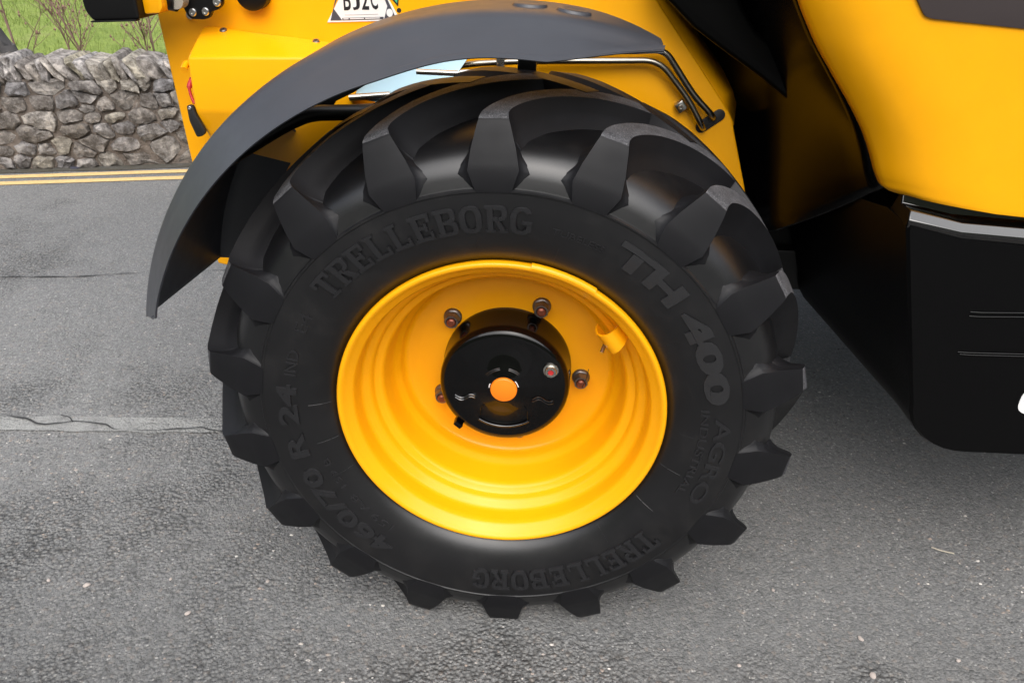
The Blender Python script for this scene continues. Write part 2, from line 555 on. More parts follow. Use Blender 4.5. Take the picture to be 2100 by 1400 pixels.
def build_ground():
    # pasture to the horizon, under everything
    sheet('ground', [(-900, -900, -0.03), (900, -900, -0.03), (900, 900, -0.03), (-900, 900, -0.03)], M['pasture'])
    a, b = wallpt(-60, 0.2, 0), wallpt(80, 0.2, 0)
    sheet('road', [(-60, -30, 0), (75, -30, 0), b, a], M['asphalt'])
    # pasture beyond the wall, a little above the road, rising gently
    V, F = [], []
    nu, nv = 60, 40
    for j in range(nv):
        n = 0.35 + (j / (nv - 1)) ** 2 * 160
        for i in range(nu):
            u = -60 + 140 * i / (nu - 1)
            z = 0.16 + 0.0004 * n * n * 0.4 + 0.05 * mnoise.noise(Vector((u * 0.3, n * 0.3, 0)))
            V.append(wallpt(u, n, z))
    for j in range(nv - 1):
        for i in range(nu - 1):
            k = j * nu + i
            F.append((k, k + 1, k + nu + 1, k + nu))
    o = mesh('pasture', V, F, M['pasture'], None, 180); o['kind'] = 'structure'
    # unseen green ring added to block low horizon light, darkening upright faces
    V, F = [], []
    nu, nv = 96, 14
    for j in range(nv):
        d = 34 + 230 * (j / (nv - 1)) ** 1.3
        for i in range(nu):
            a = 2 * PI * i / nu
            back = 0.5 - 0.5 * math.sin(a)             # raised behind the camera to block more low light
            g = (0.20 + 0.36 * back) + 0.10 * mnoise.noise(Vector((math.cos(a) * 1.6, math.sin(a) * 1.6, 0.3)))
            z = -0.6 + (d - 34) * g * (1.15 - 0.35 * j / (nv - 1)) + 1.5 * mnoise.noise(Vector((d * 0.05 * math.cos(a), d * 0.05 * math.sin(a), 2)))
            V.append((d * math.cos(a), d * math.sin(a), z if j else -1.5))
    for j in range(nv - 1):
        for i in range(nu):
            F.append((j * nu + i, j * nu + (i + 1) % nu, (j + 1) * nu + (i + 1) % nu, (j + 1) * nu + i))
    o = mesh('blocker_hills', V, F, M['blocker_hill'], None, 180); o['kind'] = 'structure'
    # dirt strip at the wall foot
    V, F = [], []
    n = 120
    for i in range(n + 1):
        u = -7 + 14 * i / n
        wv = 0.035 * mnoise.noise(Vector((u * 2.1, 3.1, 0))) + 0.02 * mnoise.noise(Vector((u * 7, 1.1, 0)))
        V += [wallpt(u, 0.06, 0.004), wallpt(u, -0.10 + wv, 0.004)]
    for i in range(n):
        F.append((2 * i, 2 * i + 1, 2 * i + 3, 2 * i + 2))
    o = mesh('gutter', V, F, M['gutter'], None, None); o['kind'] = 'structure'
    # double yellow lines: straight strips with slightly uneven edges
    def line(name, pa, pb, wid, ext0, ext1, mat, jit=0.003, z=0.004, n=240):
        A, B = Vector((*pa, 0)), Vector((*pb, 0))
        dr = (B - A).normalized(); nn = Vector((-dr.y, dr.x, 0))
        A = A - dr * ext0; B = B + dr * ext1
        V, F = [], []
        for i in range(n + 1):
            p = A.lerp(B, i / n)
            q = i * (B - A).length / n
            V.append(p + nn * (wid / 2 + jit * mnoise.noise(Vector((q * 9, 0, wid)))) + Vector((0, 0, z)))
            V.append(p - nn * (wid / 2 + jit * mnoise.noise(Vector((q * 9, 5, wid)))) + Vector((0, 0, z)))
        for i in range(n):
            F.append((2 * i, 2 * i + 1, 2 * i + 3, 2 * i + 2))
        o = mesh(name, V, F, mat, None, None); o['kind'] = 'structure'
        return o
    line('yellow_line', (-3.312, 3.115), (-2.268, 3.350 - 0.005), 0.066, 6, 8, M['yellow_line'])
    line('yellow_line', (-3.232, 2.998), (-2.245, 3.210), 0.066, 6, 8, M['yellow_line'])
    line('white_line', (-1.674, 0.652), (-0.975, 0.697), 0.080, 6, 0.55, M['white_line'], 0.014, n=900)
    # the seam across the carriageway and the crack along the worn white line
    def crack(name, pts, wid, amp, fr, z, ext=()):
        P = smooth_path([(*p, 0) for p in pts], 60)
        V, F = [], []
        for i, p in enumerate(P):
            nn = Vector((-(P[min(i + 1, len(P) - 1)] - P[max(i - 1, 0)]).y, (P[min(i + 1, len(P) - 1)] - P[max(i - 1, 0)]).x, 0)).normalized()
            off = amp * (mnoise.noise(Vector((p.x * fr, p.y * fr, 1.7))) + 0.5 * mnoise.noise(Vector((p.x * fr * 3, 9, 1.7))))
            ww = wid * max(0.05, 0.55 + 1.1 * mnoise.noise(Vector((p.x * 13, p.y * 5, 4.4))))
            c = p + nn * off
            V += [c + nn * ww / 2 + Vector((0, 0, z)), c - nn * ww / 2 + Vector((0, 0, z))]
        for i in range(len(P) - 1):
            F.append((2 * i, 2 * i + 1, 2 * i + 3, 2 * i + 2))
        o = mesh(name, V, F, M['crack'], None, None); o['kind'] = 'structure'
    crack('crack', [(-4.4, 1.57), (-2.387, 1.726), (-1.768, 1.836), (-0.6, 2.0), (0.6, 2.1)], 0.011, 0.012, 3.5, 0.004)
    crack('crack', [(-2.4, 0.66), (-1.70, 0.685), (-1.53, 0.66), (-1.40, 0.672), (-1.2, 0.645), (-1.05, 0.672), (-0.9, 0.668), (-0.3, 0.70)], 0.007, 0.016, 8, 0.008)
    crack('crack', [(-1.44, 0.672), (-1.47, 0.70), (-1.50, 0.705)], 0.005, 0.01, 9, 0.008)
    crack('crack', [(-1.22, 0.65), (-1.19, 0.685), (-1.13, 0.69)], 0.005, 0.01, 9, 0.008)
build_ground()

def build_grit():
    # loose chippings and proud aggregate in the worn patches of the carriageway
    rs = np.random.RandomState(5)
    N = 90000
    x = rs.uniform(-2.3, 2.0, N); y = rs.uniform(-0.75, 1.5, N)
    keep = np.zeros(N, bool)
    for i in range(N):
        m = mnoise.fractal(Vector((x[i] * 1.7 + 3.0, y[i] * 2.6, 0.3)), 0.7, 2.1, 4)
        near = 1.0 if y[i] < 0.7 else 0.35
        keep[i] = rs.rand() < (0.03 + 0.9 * min(1, max(0, (m - 0.10) * 3.2))) * near
    x, y = x[keep], y[keep]
    n = len(x)
    s = 0.0016 + 0.0028 * rs.rand(n) ** 1.6
    a = rs.uniform(0, 2 * PI, n)
    k = 5
    V = np.zeros((n, k + 1, 3))
    for j in range(k):
        rr = s * rs.uniform(0.75, 1.3, n)
        th = a + 2 * PI * j / k
        V[:, j, 0] = x + rr * np.cos(th) * 1.25; V[:, j, 1] = y + rr * np.sin(th); V[:, j, 2] = 0.0005
    V[:, k, 0] = x + s * rs.uniform(-.4, .4, n); V[:, k, 1] = y + s * rs.uniform(-.4, .4, n); V[:, k, 2] = s * rs.uniform(0.5, 1.05, n)
    F = []
    for i in range(n):
        b = i * (k + 1)
        for j in range(k):
            F.append((b + j, b + (j + 1) % k, b + k))
    o = mesh('road_grit', V.reshape(-1, 3).tolist(), F, M['grit'], None, None, fix=False)
    o['kind'] = 'stuff'
build_grit()

# ------------------------------------------------------------------ dry stone wall
def clip(poly, nx, ny, c):
    out = []
    for i in range(len(poly)):
        a, b = poly[i], poly[(i + 1) % len(poly)]
        da, db = a[0] * nx + a[1] * ny - c, b[0] * nx + b[1] * ny - c
        if da <= 0: out.append(a)
        if (da < 0 < db) or (db < 0 < da):
            t = da / (da - db)
            out.append((a[0] + (b[0] - a[0]) * t, a[1] + (b[1] - a[1]) * t))
    return out

def stone_cells(u0, u1, v0, v1, r, cw=0.140, ch=0.084):
    AS = 1.55                                   # stones are wider than tall
    seeds = []
    rows = int(round((v1 - v0) / ch))
    for j in range(rows):
        k = u0 - cw
        while k < u1 + cw:
            k += cw * r.uniform(0.55, 1.45)
            seeds.append((k, v0 + (j + 0.5 + r.uniform(-0.36, 0.36)) * (v1 - v0) / rows))
    seeds = [q for q in seeds if r.random() > 0.16]
    seeds += [(q[0] + r.uniform(.05, .09), q[1] + r.uniform(-.03, .03)) for q in seeds if r.random() < 0.16]
    cells = []
    for s in seeds:
        if not (u0 <= s[0] <= u1): continue
        poly = [(s[0] - .3, v0), (s[0] + .3, v0), (s[0] + .3, v1), (s[0] - .3, v1)]
        for q in seeds:
            if q is s or abs(q[0] - s[0]) > 0.5 or abs(q[1] - s[1]) > 0.35: continue
            # anisotropic metric so that cells come out flattened
            dx, dy = (q[0] - s[0]), (q[1] - s[1]) * AS * AS
            mx, my = (q[0] + s[0]) / 2, (q[1] + s[1]) / 2
            poly = clip(poly, dx, dy, mx * dx + my * dy)
            if len(poly) < 3: break
        if len(poly) >= 3:
            cells.append(poly)
    return cells

def stone_geo(poly, r, proud, V, F, shrink=0.86):
    cx = sum(p[0] for p in poly) / len(poly); cy = sum(p[1] for p in poly) / len(poly)
    # round the outline into 12 points
    L = []
    n = len(poly)
    per = [0]
    for i in range(n):
        a, b = poly[i], poly[(i + 1) % n]
        per.append(per[-1] + math.hypot(b[0] - a[0], b[1] - a[1]))
    K = 12
    for k in range(K):
        t = per[-1] * k / K
        i = max(j for j in range(n) if per[j] <= t)
        a, b = poly[i], poly[(i + 1) % n]
        f = (t - per[i]) / max(1e-6, per[i + 1] - per[i])
        L.append((a[0] + (b[0] - a[0]) * f, a[1] + (b[1] - a[1]) * f))
    gap = 0.004
    base = len(V)
    tilt = r.uniform(-.18, .18), r.uniform(-.22, .12)
    rings = [(1.0, 0.05), (1.0, -proud * 0.35), (0.93, -proud * 0.85), (0.6, -proud * 1.0)]
    sh = 1 - gap / max(0.02, min(max(abs(p[0] - cx) for p in L), max(abs(p[1] - cy) for p in L)))
    sh = max(0.6, sh * r.choice([0.84, 0.9, 0.95, 1.0, 1.0]))
    for ri, (s, n_) in enumerate(rings):
        for (pu, pv) in L:
            jx = r.uniform(-.008, .008) if ri else 0
            jy = r.uniform(-.008, .008) if ri else 0
            uu = cx + (pu - cx) * s * sh + jx; vv = cy + (pv - cy) * s * sh + jy
            nn = n_ + ((uu - cx) * tilt[0] + (vv - cy) * tilt[1] if ri > 1 else 0) + (r.uniform(-.007, .007) if ri > 1 else 0)
            V.append((uu, nn, vv))
    V.append((cx, -proud * 1.05 + r.uniform(-.006, .004), cy))
    for ri in range(3):
        for k in range(K):
            a = base + ri * K + k; b = base + ri * K + (k + 1) % K
            F.append((a, b, b + K, a + K))
    for k in range(K):
        F.append((base + 3 * K + k, base + 3 * K + (k + 1) % K, base + 4 * K))

def to_wall(V):
    return [wallpt(*v) for v in V]

def build_wall():
    r = random.Random(21)
    root = empty('stone_wall', wallpt(0.5, 0.1, 0))
    tag(root, 'rough grey dry stone wall with slanted coping stones along the far roadside', 'wall')
    inv = Matrix.Translation(-root.location)
    def part(name, V, F, mat, sharp=60):
        V = [Vector(v) - root.location for v in V]
        return mesh(name, V, F, mat, root, sharp)
    TOP = 0.535
    # earthy core between the stones
    V, F = [], []
    nn = 200
    for i in range(nn + 1):
        u = -9 + 18 * i / nn
        for (n_, z) in ((-0.010, -0.01), (-0.011, 0.2), (-0.009, 0.4), (0.002, TOP), (0.40, TOP), (0.42, -0.01)):
            V.append(wallpt(u, n_ + 0.012 * mnoise.noise(Vector((u * 6, z * 9, 0))), z))
    for i in range(nn):
        for j in range(5):
            F.append((i * 6 + j, i * 6 + j + 1, i * 6 + j + 7, i * 6 + j + 6))
    part('mortar_core', V, F, M['mortar'])
    cells = stone_cells(-1.9, 3.1, 0.0, TOP, r)
    for c in cells[:290]:
        V, F = [], []
        stone_geo(c, r, r.uniform(0.02, 0.05), V, F)
        part('stone', to_wall(V), F, M['stone'], 38)
    V, F = [], []
    for rng in ((-8.5, -1.9), (3.1, 8.5)):
        for c in stone_cells(rng[0], rng[1], 0.0, TOP, r):
            stone_geo(c, r, r.uniform(0.02, 0.05), V, F)
    o = part('rubble', to_wall(V), F, M['stone']); o['kind'] = 'stuff'
    # coping: rough slabs on edge, leaning to the left
    u = -8.5
    rest_V, rest_F = [], []
    while u < 8.5:
        wd = r.choice([0.04, 0.05, 0.055, 0.07, 0.085]) * r.uniform(0.85, 1.15)
        ht = r.uniform(0.11, 0.155)
        lean = r.uniform(0.2, 0.75) * (1 if r.random() < 0.9 else -0.4)
        n = 9
        out = []
        for k in range(n):
            a = 2 * PI * k / n
            ca, sa = math.cos(a), math.sin(a)
            e = 0.42
            px = wd / 2 * math.copysign(abs(ca) ** e, ca) * r.uniform(0.85, 1.1)
            pz = ht / 2 * math.copysign(abs(sa) ** e, sa) * r.uniform(0.85, 1.12)
            out.append((px, pz))
        V, F = [], []
        rings = [(0.75, 0.36), (0.98, 0.30), (1.0, 0.02), (0.95, -0.016), (0.66, -0.030)]
        for ri, (s, dn) in enumerate(rings):
            for (px, pz) in out:
                V.append((u + px * s - lean * (pz * s) + r.uniform(-.005, .005), dn + r.uniform(-.008, .008), TOP - 0.02 + ht / 2 + pz * s + r.uniform(-.005, .005)))
        V.append((u, -0.035, TOP - 0.02 + ht / 2))
        for ri in range(len(rings) - 1):
            for k in range(n):
                a = ri * n + k; b = ri * n + (k + 1) % n
                F.append((a, b, b + n, a + n))
        c = (len(rings) - 1) * n
        for k in range(n):
            F.append((c + k, c + (k + 1) % n, c + n))
        F.append(tuple(range(n)))
        V = [(a, b + r.uniform(-.02, .02), cc) for a, b, cc in V] if r.random() < 0.3 else V
        if -1.6 < u < 3.2:
            part('coping_stone', to_wall(V), F, M['coping'], 38)
        else:
            b0 = len(rest_V)
            rest_V += to_wall(V); rest_F += [tuple(i + b0 for i in f) for f in F]
        u += wd * r.uniform(0.95, 1.12)
    o = part('coping_rubble', rest_V, rest_F, M['coping']); o['kind'] = 'stuff'
build_wall()

# ------------------------------------------------------------------ growth behind the wall
def build_growth():
    r = random.Random(3)
    # grass
    V, F = [], []
    for i in range(42000):
        u = r.uniform(-5.5, 3.5); n = 0.42 + 9.5 * r.random() ** 1.3
        p = Vector(wallpt(u - n * 0.25, n, 0.16 + 0.00016 * n * n))
        h = r.uniform(0.025, 0.075); a = r.uniform(0, 2 * PI); w_ = r.uniform(0.003, 0.007)
        s = Vector((math.cos(a), math.sin(a), 0)); l = Vector((r.uniform(-.5, .5), r.uniform(-.5, .5), 0)) * h
        b = len(V)
        V += [p - s * w_, p + s * w_, p + l + Vector((0, 0, h))]
        F.append((b, b + 1, b + 2))
    o = mesh('grass', V, F, M['blade'], None, None, fix=False); o['kind'] = 'stuff'

    def sapling(u, n, h, lean, tw, seed, label):
        q = random.Random(seed)
        root = empty('bare_sapling', wallpt(u, n, 0.15))
        tag(root, label, 'sapling', 'bare saplings behind the wall')
        V, F, BV, BF = [], [], [], []
        def branch(p, d, length, rad, lv):
            steps = 5 if lv == 0 else 3
            path = [p]; rr = [rad]
            cur = p; dd = d.copy()
            for i in range(steps):
                dd = (dd + Vector((q.uniform(-.14, .14), q.uniform(-.14, .14), q.uniform(-.04, .10)))).normalized()
                cur = cur + dd * length / steps
                path.append(cur); rr.append(rad * (1 - 0.8 * (i + 1) / steps))
            tube_data(path, rr, 4, V, F)
            if lv < 2:
                for _ in range(int(tw * 1.7) if lv == 0 else 4):
                    t = q.uniform(0.15, 0.95); i = min(steps - 1, int(t * steps))
                    pp = path[i].lerp(path[i + 1], t * steps - i)
                    a = q.uniform(0, 2 * PI)
                    nd_ = (dd * 0.75 + Vector((math.cos(a), math.sin(a) * 0.6, 0.15)) * 0.8).normalized()
                    branch(pp, nd_, length * q.uniform(0.28, 0.5), rad * 0.5, lv + 1)
            else:
                for _ in range(2):
                    c = path[q.randint(1, steps)] + Vector((q.uniform(-.01, .01), q.uniform(-.01, .01), q.uniform(-.01, .01)))
                    b = len(BV); e = q.uniform(0.005, 0.010)
                    BV.extend([c + Vector((e, 0, 0)), c + Vector((-e, 0, 0)), c + Vector((0, e, 0)), c + Vector((0, -e, 0)), c + Vector((0, 0, 1.6 * e)), c + Vector((0, 0, -1.6 * e))])
                    BF.extend([(b, b + 2, b + 4), (b + 2, b + 1, b + 4), (b + 1, b + 3, b + 4), (b + 3, b, b + 4), (b + 2, b, b + 5), (b + 1, b + 2, b + 5), (b + 3, b + 1, b + 5), (b, b + 3, b + 5)])
        branch(Vector((0, 0, 0)), Vector((lean, 0, 1)).normalized(), h, 0.005 + h * 0.002, 0)
        mesh('stem', V, F, M['twig'], root, None)
        mesh('bud_cluster', BV, BF, M['bud'], root, None)['kind'] = 'stuff'
    spec = [(-0.62, 0.95, 1.5, .10, 9, 'thin bare sapling just right of the dark fence post'),
            (-0.34, 0.65, 1.3, -.05, 12, 'dense reddish bare sapling behind the far left of the wall'),
            (-0.02, 0.8, 1.6, .02, 10, 'bare sapling with a dark straight stem second from left above the wall'),
            (0.22, 1.2, 1.2, -.10, 13, 'bushy pinkish brown bare sapling left of the tall leaning stem'),
            (0.50, 0.7, 1.8, -.22, 8, 'tall bare stem leaning left above the middle of the visible wall'),
            (0.66, 1.3, 1.2, .12, 13, 'low reddish bare sapling under the black work light'),
            (0.86, 0.8, 1.4, -.16, 10, 'bare leaning sapling close to the yellow bodywork'),
            (1.06, 1.1, 1.2, .06, 12, 'bare sapling at the very edge of the yellow bodywork')]
    for i, (u, n, h, l, tw, lab) in enumerate(spec):
        sapling(u, n, h, l, tw, 40 + i, lab)
    # dark weathered post at the left
    root = empty('fence_post', wallpt(0.075, 0.50, 0.06))
    tag(root, 'dark weathered fence post leaning behind the left end of the wall', 'post')
    bm = bmesh.new()
    n = 10; V = []; F = []
    lv = [(0, 1), (0.2, .98), (0.42, .95), (0.60, 0.9), (0.66, .8)]
    for i, (z, s) in enumerate(lv):
        for k in range(n):
            a = 2 * PI * k / n
            q = 1 + 0.12 * mnoise.noise(Vector((k * 1.7, z * 5, 2)))
            V.append((0.062 * s * q * math.cos(a) - 0.25 * z + 0.1, 0.055 * s * q * math.sin(a), z - (0.10 * math.cos(a) * (i > 3))))
    for i in range(len(lv) - 1):
        for k in range(n):
            F.append((i * n + k, i * n + (k + 1) % n, (i + 1) * n + (k + 1) % n, (i + 1) * n + k))
    F.append(tuple((len(lv) - 1) * n + k for k in range(n)))
    mesh('timber', V, F, M['post'], root, 40)
build_growth()

# ================================================================== TELEHANDLER
V0 = Vector((0.0, 0.0, 0.0))
TH = empty('telehandler', (0, 0.5, 0))
tag(TH, 'yellow and black telehandler parked on the road, its front wheel and mudguard filling the view', 'telehandler')
TH_INV = Matrix.Translation((0, -0.5, 0))
ZC = 0.575                                    # axle height

def own(o, parent=TH):
    """parent without moving: parts are modelled in world coordinates"""
    o.parent = parent
    o.matrix_parent_inverse = parent.matrix_world.inverted() if parent.matrix_world != Matrix() else Matrix()
    return o
bpy.context.view_layer.update()

def P(o, parent=None):
    o.parent = parent or TH
    if o.parent is TH:
        o.matrix_parent_inverse = TH_INV
    else:
        o.matrix_parent_inverse = Matrix()
    return o

# ------------------------------------------------------------------ tyre
MID = 0.212
CARC = [(0.325, 0.030), (0.333, 0.012), (0.345, -0.002), (0.360, -0.013), (0.380, -0.022), (0.405, -0.0285), (0.43, -0.0325), (0.455, -0.034), (0.470, -0.0335),
        (0.4745, -0.0338), (0.4765, -0.0352), (0.4795, -0.0352), (0.482, -0.0305), (0.485, -0.0295), (0.50, -0.0268), (0.519, -0.0195), (0.536, -0.0055), (0.551, 0.020), (0.561, 0.058), (0.569, 0.11), (0.575, 0.16), (0.577, MID)]
def side_y(r):
    rs = [p[0] for p in CARC[:10]]; ys = [p[1] for p in CARC[:10]]
    return float(np.interp(r, rs, ys))
def carc_r(y):
    q = [p for p in CARC if p[0] >= 0.4795]
    ys = [p[1] for p in q]; rs = [p[0] for p in q]
    return float(np.interp(y, ys, rs))
def carc_y(r):
    return float(np.interp(r, [p[0] for p in CARC], [p[1] for p in CARC]))

def build_tyre():
    prof = CARC + [(r, 2 * MID - y) for r, y in reversed(CARC[:-1])]
    t = revolve('tyre', prof, M['rubber'], TH, 180, (0, 0, ZC), 28)
    P(t)
    for v in t.data.vertices:                 # squashed where it stands
        if v.co.z < 0.014:
            v.co.z = 0.014 + (v.co.z - 0.014) * 0.1
    me = t.data
    # tread lugs: a curved bar from the sidewall to the crown
    # outer line of the bar (r, y, half width along the circle, turn in degrees)
    def turn(y):
        return 27.0 * max(0, (y - 0.0) / 0.24) ** 1.55
    OUT = [(0.476, -0.0352, 0.0300, 0), (0.4805, -0.0353, 0.0320, 0), (0.515, -0.0335, 0.0440, 0), (0.548, -0.0225, 0.0385, 0), (0.583, -0.0095, 0.0290, 0),
           (0.594, -0.0035, 0.0255, 1), (0.6015, 0.008, 0.0235, 1), (0.607, 0.03, 0.0220, 1), (0.612, 0.06, 0.0220, 1), (0.6165, 0.095, 0.0225, 1), (0.619, 0.13, 0.0235, 1),
           (0.6205, 0.165, 0.025, 1), (0.6212, 0.20, 0.0265, 1), (0.6214, 0.232, 0.027, 1)]
    # the matching line where the bar meets the carcass
    ST = []
    for i, (r, y, hw, tr) in enumerate(OUT):
        if i < 2:
            rb, yb, drf, kk = r - 0.001, y + 0.004, 0.001, 0.0
        elif y < 0.0:
            rb = (0, 0, 0.508, 0.522, 0.533, 0.5395)[i]
            yb, drf, kk = carc_y(rb), 0.010, 0.85
        else:
            rb, yb, drf, kk = carc_r(y) - 0.001, y, 0.012, 1.0
        ST.append((r, y, hw, tr, rb, yb, drf, kk))
    FINE = []
    for i in range(len(ST) - 1):
        sub = 3 if i >= 2 else 1
        for k in range(sub):
            t_ = k / sub
            FINE.append(tuple(ST[i][j] * (1 - t_) + ST[i + 1][j] * t_ if j != 3 else ST[i][3] for j in range(8)))
    FINE.append(ST[-1])
    def lug_data(th0, sgn, clampz):
        V, F, T = [], [], []
        n = len(FINE)
        pts = [(q[1], -math.radians(turn(q[1])) * q[0]) for q in FINE]
        for i, (r, y, hw, tr, rb, yb, drf, k_) in enumerate(FINE):
            a, b = pts[max(0, i - 1)], pts[min(n - 1, i + 1)]
            L = max(1e-6, math.hypot(b[0] - a[0], b[1] - a[1]))
            f_ = min(1.0, max(0.0, (y + 0.002) / 0.02))
            ty, ts = (b[0] - a[0]) / L, (b[1] - a[1]) / L * f_
            L = math.hypot(ty, ts); ty, ts = ty / max(L, 1e-6), ts / max(L, 1e-6)
            if y < 0.002: ty, ts = 1.0, 0.0
            ny, ns = -ts, ty                  # normal in the (y, arc) plane
            # flank: steep below the edge, then a wide fillet running out into the carcass
            flank = ((0.0, hw, 0), (0.5, hw + 0.40 * drf, 0), (0.80, hw + 0.85 * drf + 0.003 * k_, 0), (0.955, hw + drf + 0.009 * k_, 0), (1.0, hw + drf + 0.014 * k_, 0.006))
            for side in (1, -1):
                for (t_, w_, sink) in flank:
                    sh_ = side * w_ * ny
                    r1, y1 = rb, yb
                    if y > 0.0: r1, y1 = carc_r(y + sh_), y
                    rr = r + (r1 - r) * t_
                    y0 = y + (y1 - y) * t_
                    D_ = max(1e-5, math.hypot(r1 - r, y1 - y))
                    rr += (r1 - r) / D_ * sink; y0 += (y1 - y) / D_ * sink
                    ss = pts[i][1] / r * rr + side * w_ * ns
                    V.append((rr, y0 + sh_, ss / rr)); T.append(1.0 if (tr and t_ == 0.0) else 0.0)
        # per station: five points down each flank, the first on the edge of the bar
        NS = 10
        for i in range(n - 1):
            p, q = NS * i, NS * (i + 1)
            F.append((p, p + 5, q + 5, q))
            for k in range(4):
                F.append((p + k, q + k, q + k + 1, p + k + 1))
                F.append((p + 5 + k, p + 6 + k, q + 6 + k, q + 5 + k))
        p = NS * (n - 1)
        # sloping end at the crown
        F.append((p, p + 5, p + 6, p + 7, p + 8, p + 9, p + 4, p + 3, p + 2, p + 1))
        F.append((0, 1, 2, 3, 4, 9, 8, 7, 6, 5))
        for side in (0, 5):
            for k in range(1, 5):
                r_, y_, a_ = V[p + side + k]; V[p + side + k] = (r_, y_ + 0.004 * k, a_ - 0.006 * k)
        out = []
        for (rr, yy, aa) in V:
            ang = th0 + aa
            yw = yy if sgn > 0 else 2 * MID - yy
            z = ZC + rr * math.sin(ang)
            if clampz and z < 0.001: z = 0.001 + (z - 0.001) * 0.02
            out.append((rr * math.cos(ang), yw, z))
        return out, F, T
    def add(th, sgn, share=None):
        if share is None:
            pv, F, T = lug_data(th, sgn, True)
            me = bpy.data.meshes.new('tread_lug')
            me.from_pydata(pv, [], F)
            me.materials.append(M['lug']); me.materials.append(M['lug_top'])
            for i, f in enumerate(F):
                if sgn > 0 and len(f) == 4 and all(T[q] > 0.5 for q in f): me.polygons[i].material_index = 1
            bm = bmesh.new(); bm.from_mesh(me)
            bmesh.ops.recalc_face_normals(bm, faces=bm.faces)
            bm.normal_update()
            es = [e for e in bm.edges if len(e.link_faces) == 2 and e.calc_face_angle(0) > math.radians(38)]
            bmesh.ops.bevel(bm, geom=es, offset=0.0036, segments=3, profile=0.6, affect='EDGES', clamp_overlap=True)
            bm.to_mesh(me); bm.free()
            o = link('tread_lug', me, None, t, 48)
        else:
            o = share[0].copy(); COL.objects.link(o); o.parent = t
            rot = Matrix.Translation((0, 0, ZC)) @ Matrix.Rotation(share[1] - th, 4, 'Y') @ Matrix.Translation((0, 0, -ZC))
            o.matrix_basis = rot
        return o
    for sgn, off in ((1, 91.0), (-1, 81.0)):
        first = None
        for k in range(18):
            a = math.radians(off - 20 * k)
            low = math.sin(a) < -0.8
            if low:
                add(a, sgn)
            elif first is None:
                first = (add(a, sgn), a)
            else:
                add(a, sgn, first)
    # raised lettering
    def word(txt, th_a, th_b, r0, r1, h, bold=0.02, mat='letter', name='raised_lettering', slant=0.0):
        me = text_mesh(txt, bold, 0.5, 3)
        bm = bmesh.new(); bm.from_mesh(me)
        bmesh.ops.triangulate(bm, faces=[f for f in bm.faces if len(f.verts) > 4])
        long_e = [e for e in bm.edges if e.calc_length() > 0.3]
        if long_e: bmesh.ops.subdivide_edges(bm, edges=long_e, cuts=2)
        bm.to_mesh(me); bm.free()
        n = len(me.vertices)
        co = np.empty(n * 3); me.vertices.foreach_get('co', co); co = co.reshape(-1, 3)
        mn, mx = co.min(0), co.max(0)
        u = (co[:, 0] - mn[0]) / (mx[0] - mn[0]); v = (co[:, 1] - mn[1]) / (mx[1] - mn[1])
        th = np.radians(th_a + (th_b - th_a) * u - slant * v)
        rr = r0 + (r1 - r0) * v
        yy = np.array([side_y(q) for q in rr]) + np.where(co[:, 2] > 0, -h, 0.003)
        out = np.stack([rr * np.cos(th), yy, ZC + rr * np.sin(th)], 1)
        me.vertices.foreach_set('co', out.ravel()); me.update()
        me.materials.clear(); me.materials.append(M[mat])
        bm = bmesh.new(); bm.from_mesh(me); bmesh.ops.recalc_face_normals(bm, faces=bm.faces); bm.to_mesh(me); bm.free()
        return link(name, me, None, t, 30)
    def box(a, b, c, d): return [(a, b), (c, b), (c, d), (a, d)]
    def ringpart(cx, cy, rx, ry, wx, wy, a0, a1, n=12):
        out = []
        for i in range(n):
            t0, t1 = math.radians(a0 + (a1 - a0) * i / n), math.radians(a0 + (a1 - a0) * (i + 1) / n)
            def q(t, k):
                ca, sa = math.cos(t), math.sin(t)
                return (cx + (rx - k * wx) * math.copysign(abs(ca) ** .75, ca), cy + (ry - k * wy) * math.copysign(abs(sa) ** .75, sa))
            out.append([q(t0, 0), q(t1, 0), q(t1, 1), q(t0, 1)])
        return out
    stem = box(.07, .1, .23, .9)
    GL = {
        'T': [box(0, .86, .62, 1), box(.23, .1, .39, .86), box(0, .70, .09, .86), box(.53, .70, .62, .86), box(.13, 0, .49, .1)],
        'R': [stem, box(0, .9, .24, 1), box(0, 0, .30, .1), box(.23, .46, .36, .58), [(.24, .87), (.24, 1), (.42, 1), (.40, .87)]] + ringpart(.38, .73, .23, .27, .14, .13, -90, 90, 8) + [[(.28, .46), (.42, .46), (.58, .1), (.43, .1)], box(.40, 0, .66, .1)],
        'E': [stem, box(0, .87, .58, 1), box(0, 0, .58, .13), box(.23, .45, .44, .57), box(.49, .70, .58, .87), box(.49, .13, .58, .30), box(.38, .36, .46, .66)],
        'L': [box(.07, .13, .23, .9), box(0, .9, .32, 1), box(0, 0, .58, .13), box(.49, .13, .58, .32)],
        'B': [stem, box(0, .88, .40, 1), box(0, 0, .40, .12), box(.23, .45, .40, .57)] + ringpart(.38, .745, .22, .255, .14, .12, -90, 90, 8) + ringpart(.38, .27, .25, .27, .15, .12, -90, 90, 8),
        'O': ringpart(.31, .5, .31, .5, .16, .12, 0, 360, 24),
        'G': ringpart(.31, .5, .31, .5, .16, .12, 40, 320, 20) + [box(.34, .40, .62, .50), box(.47, .12, .62, .40)],
    }
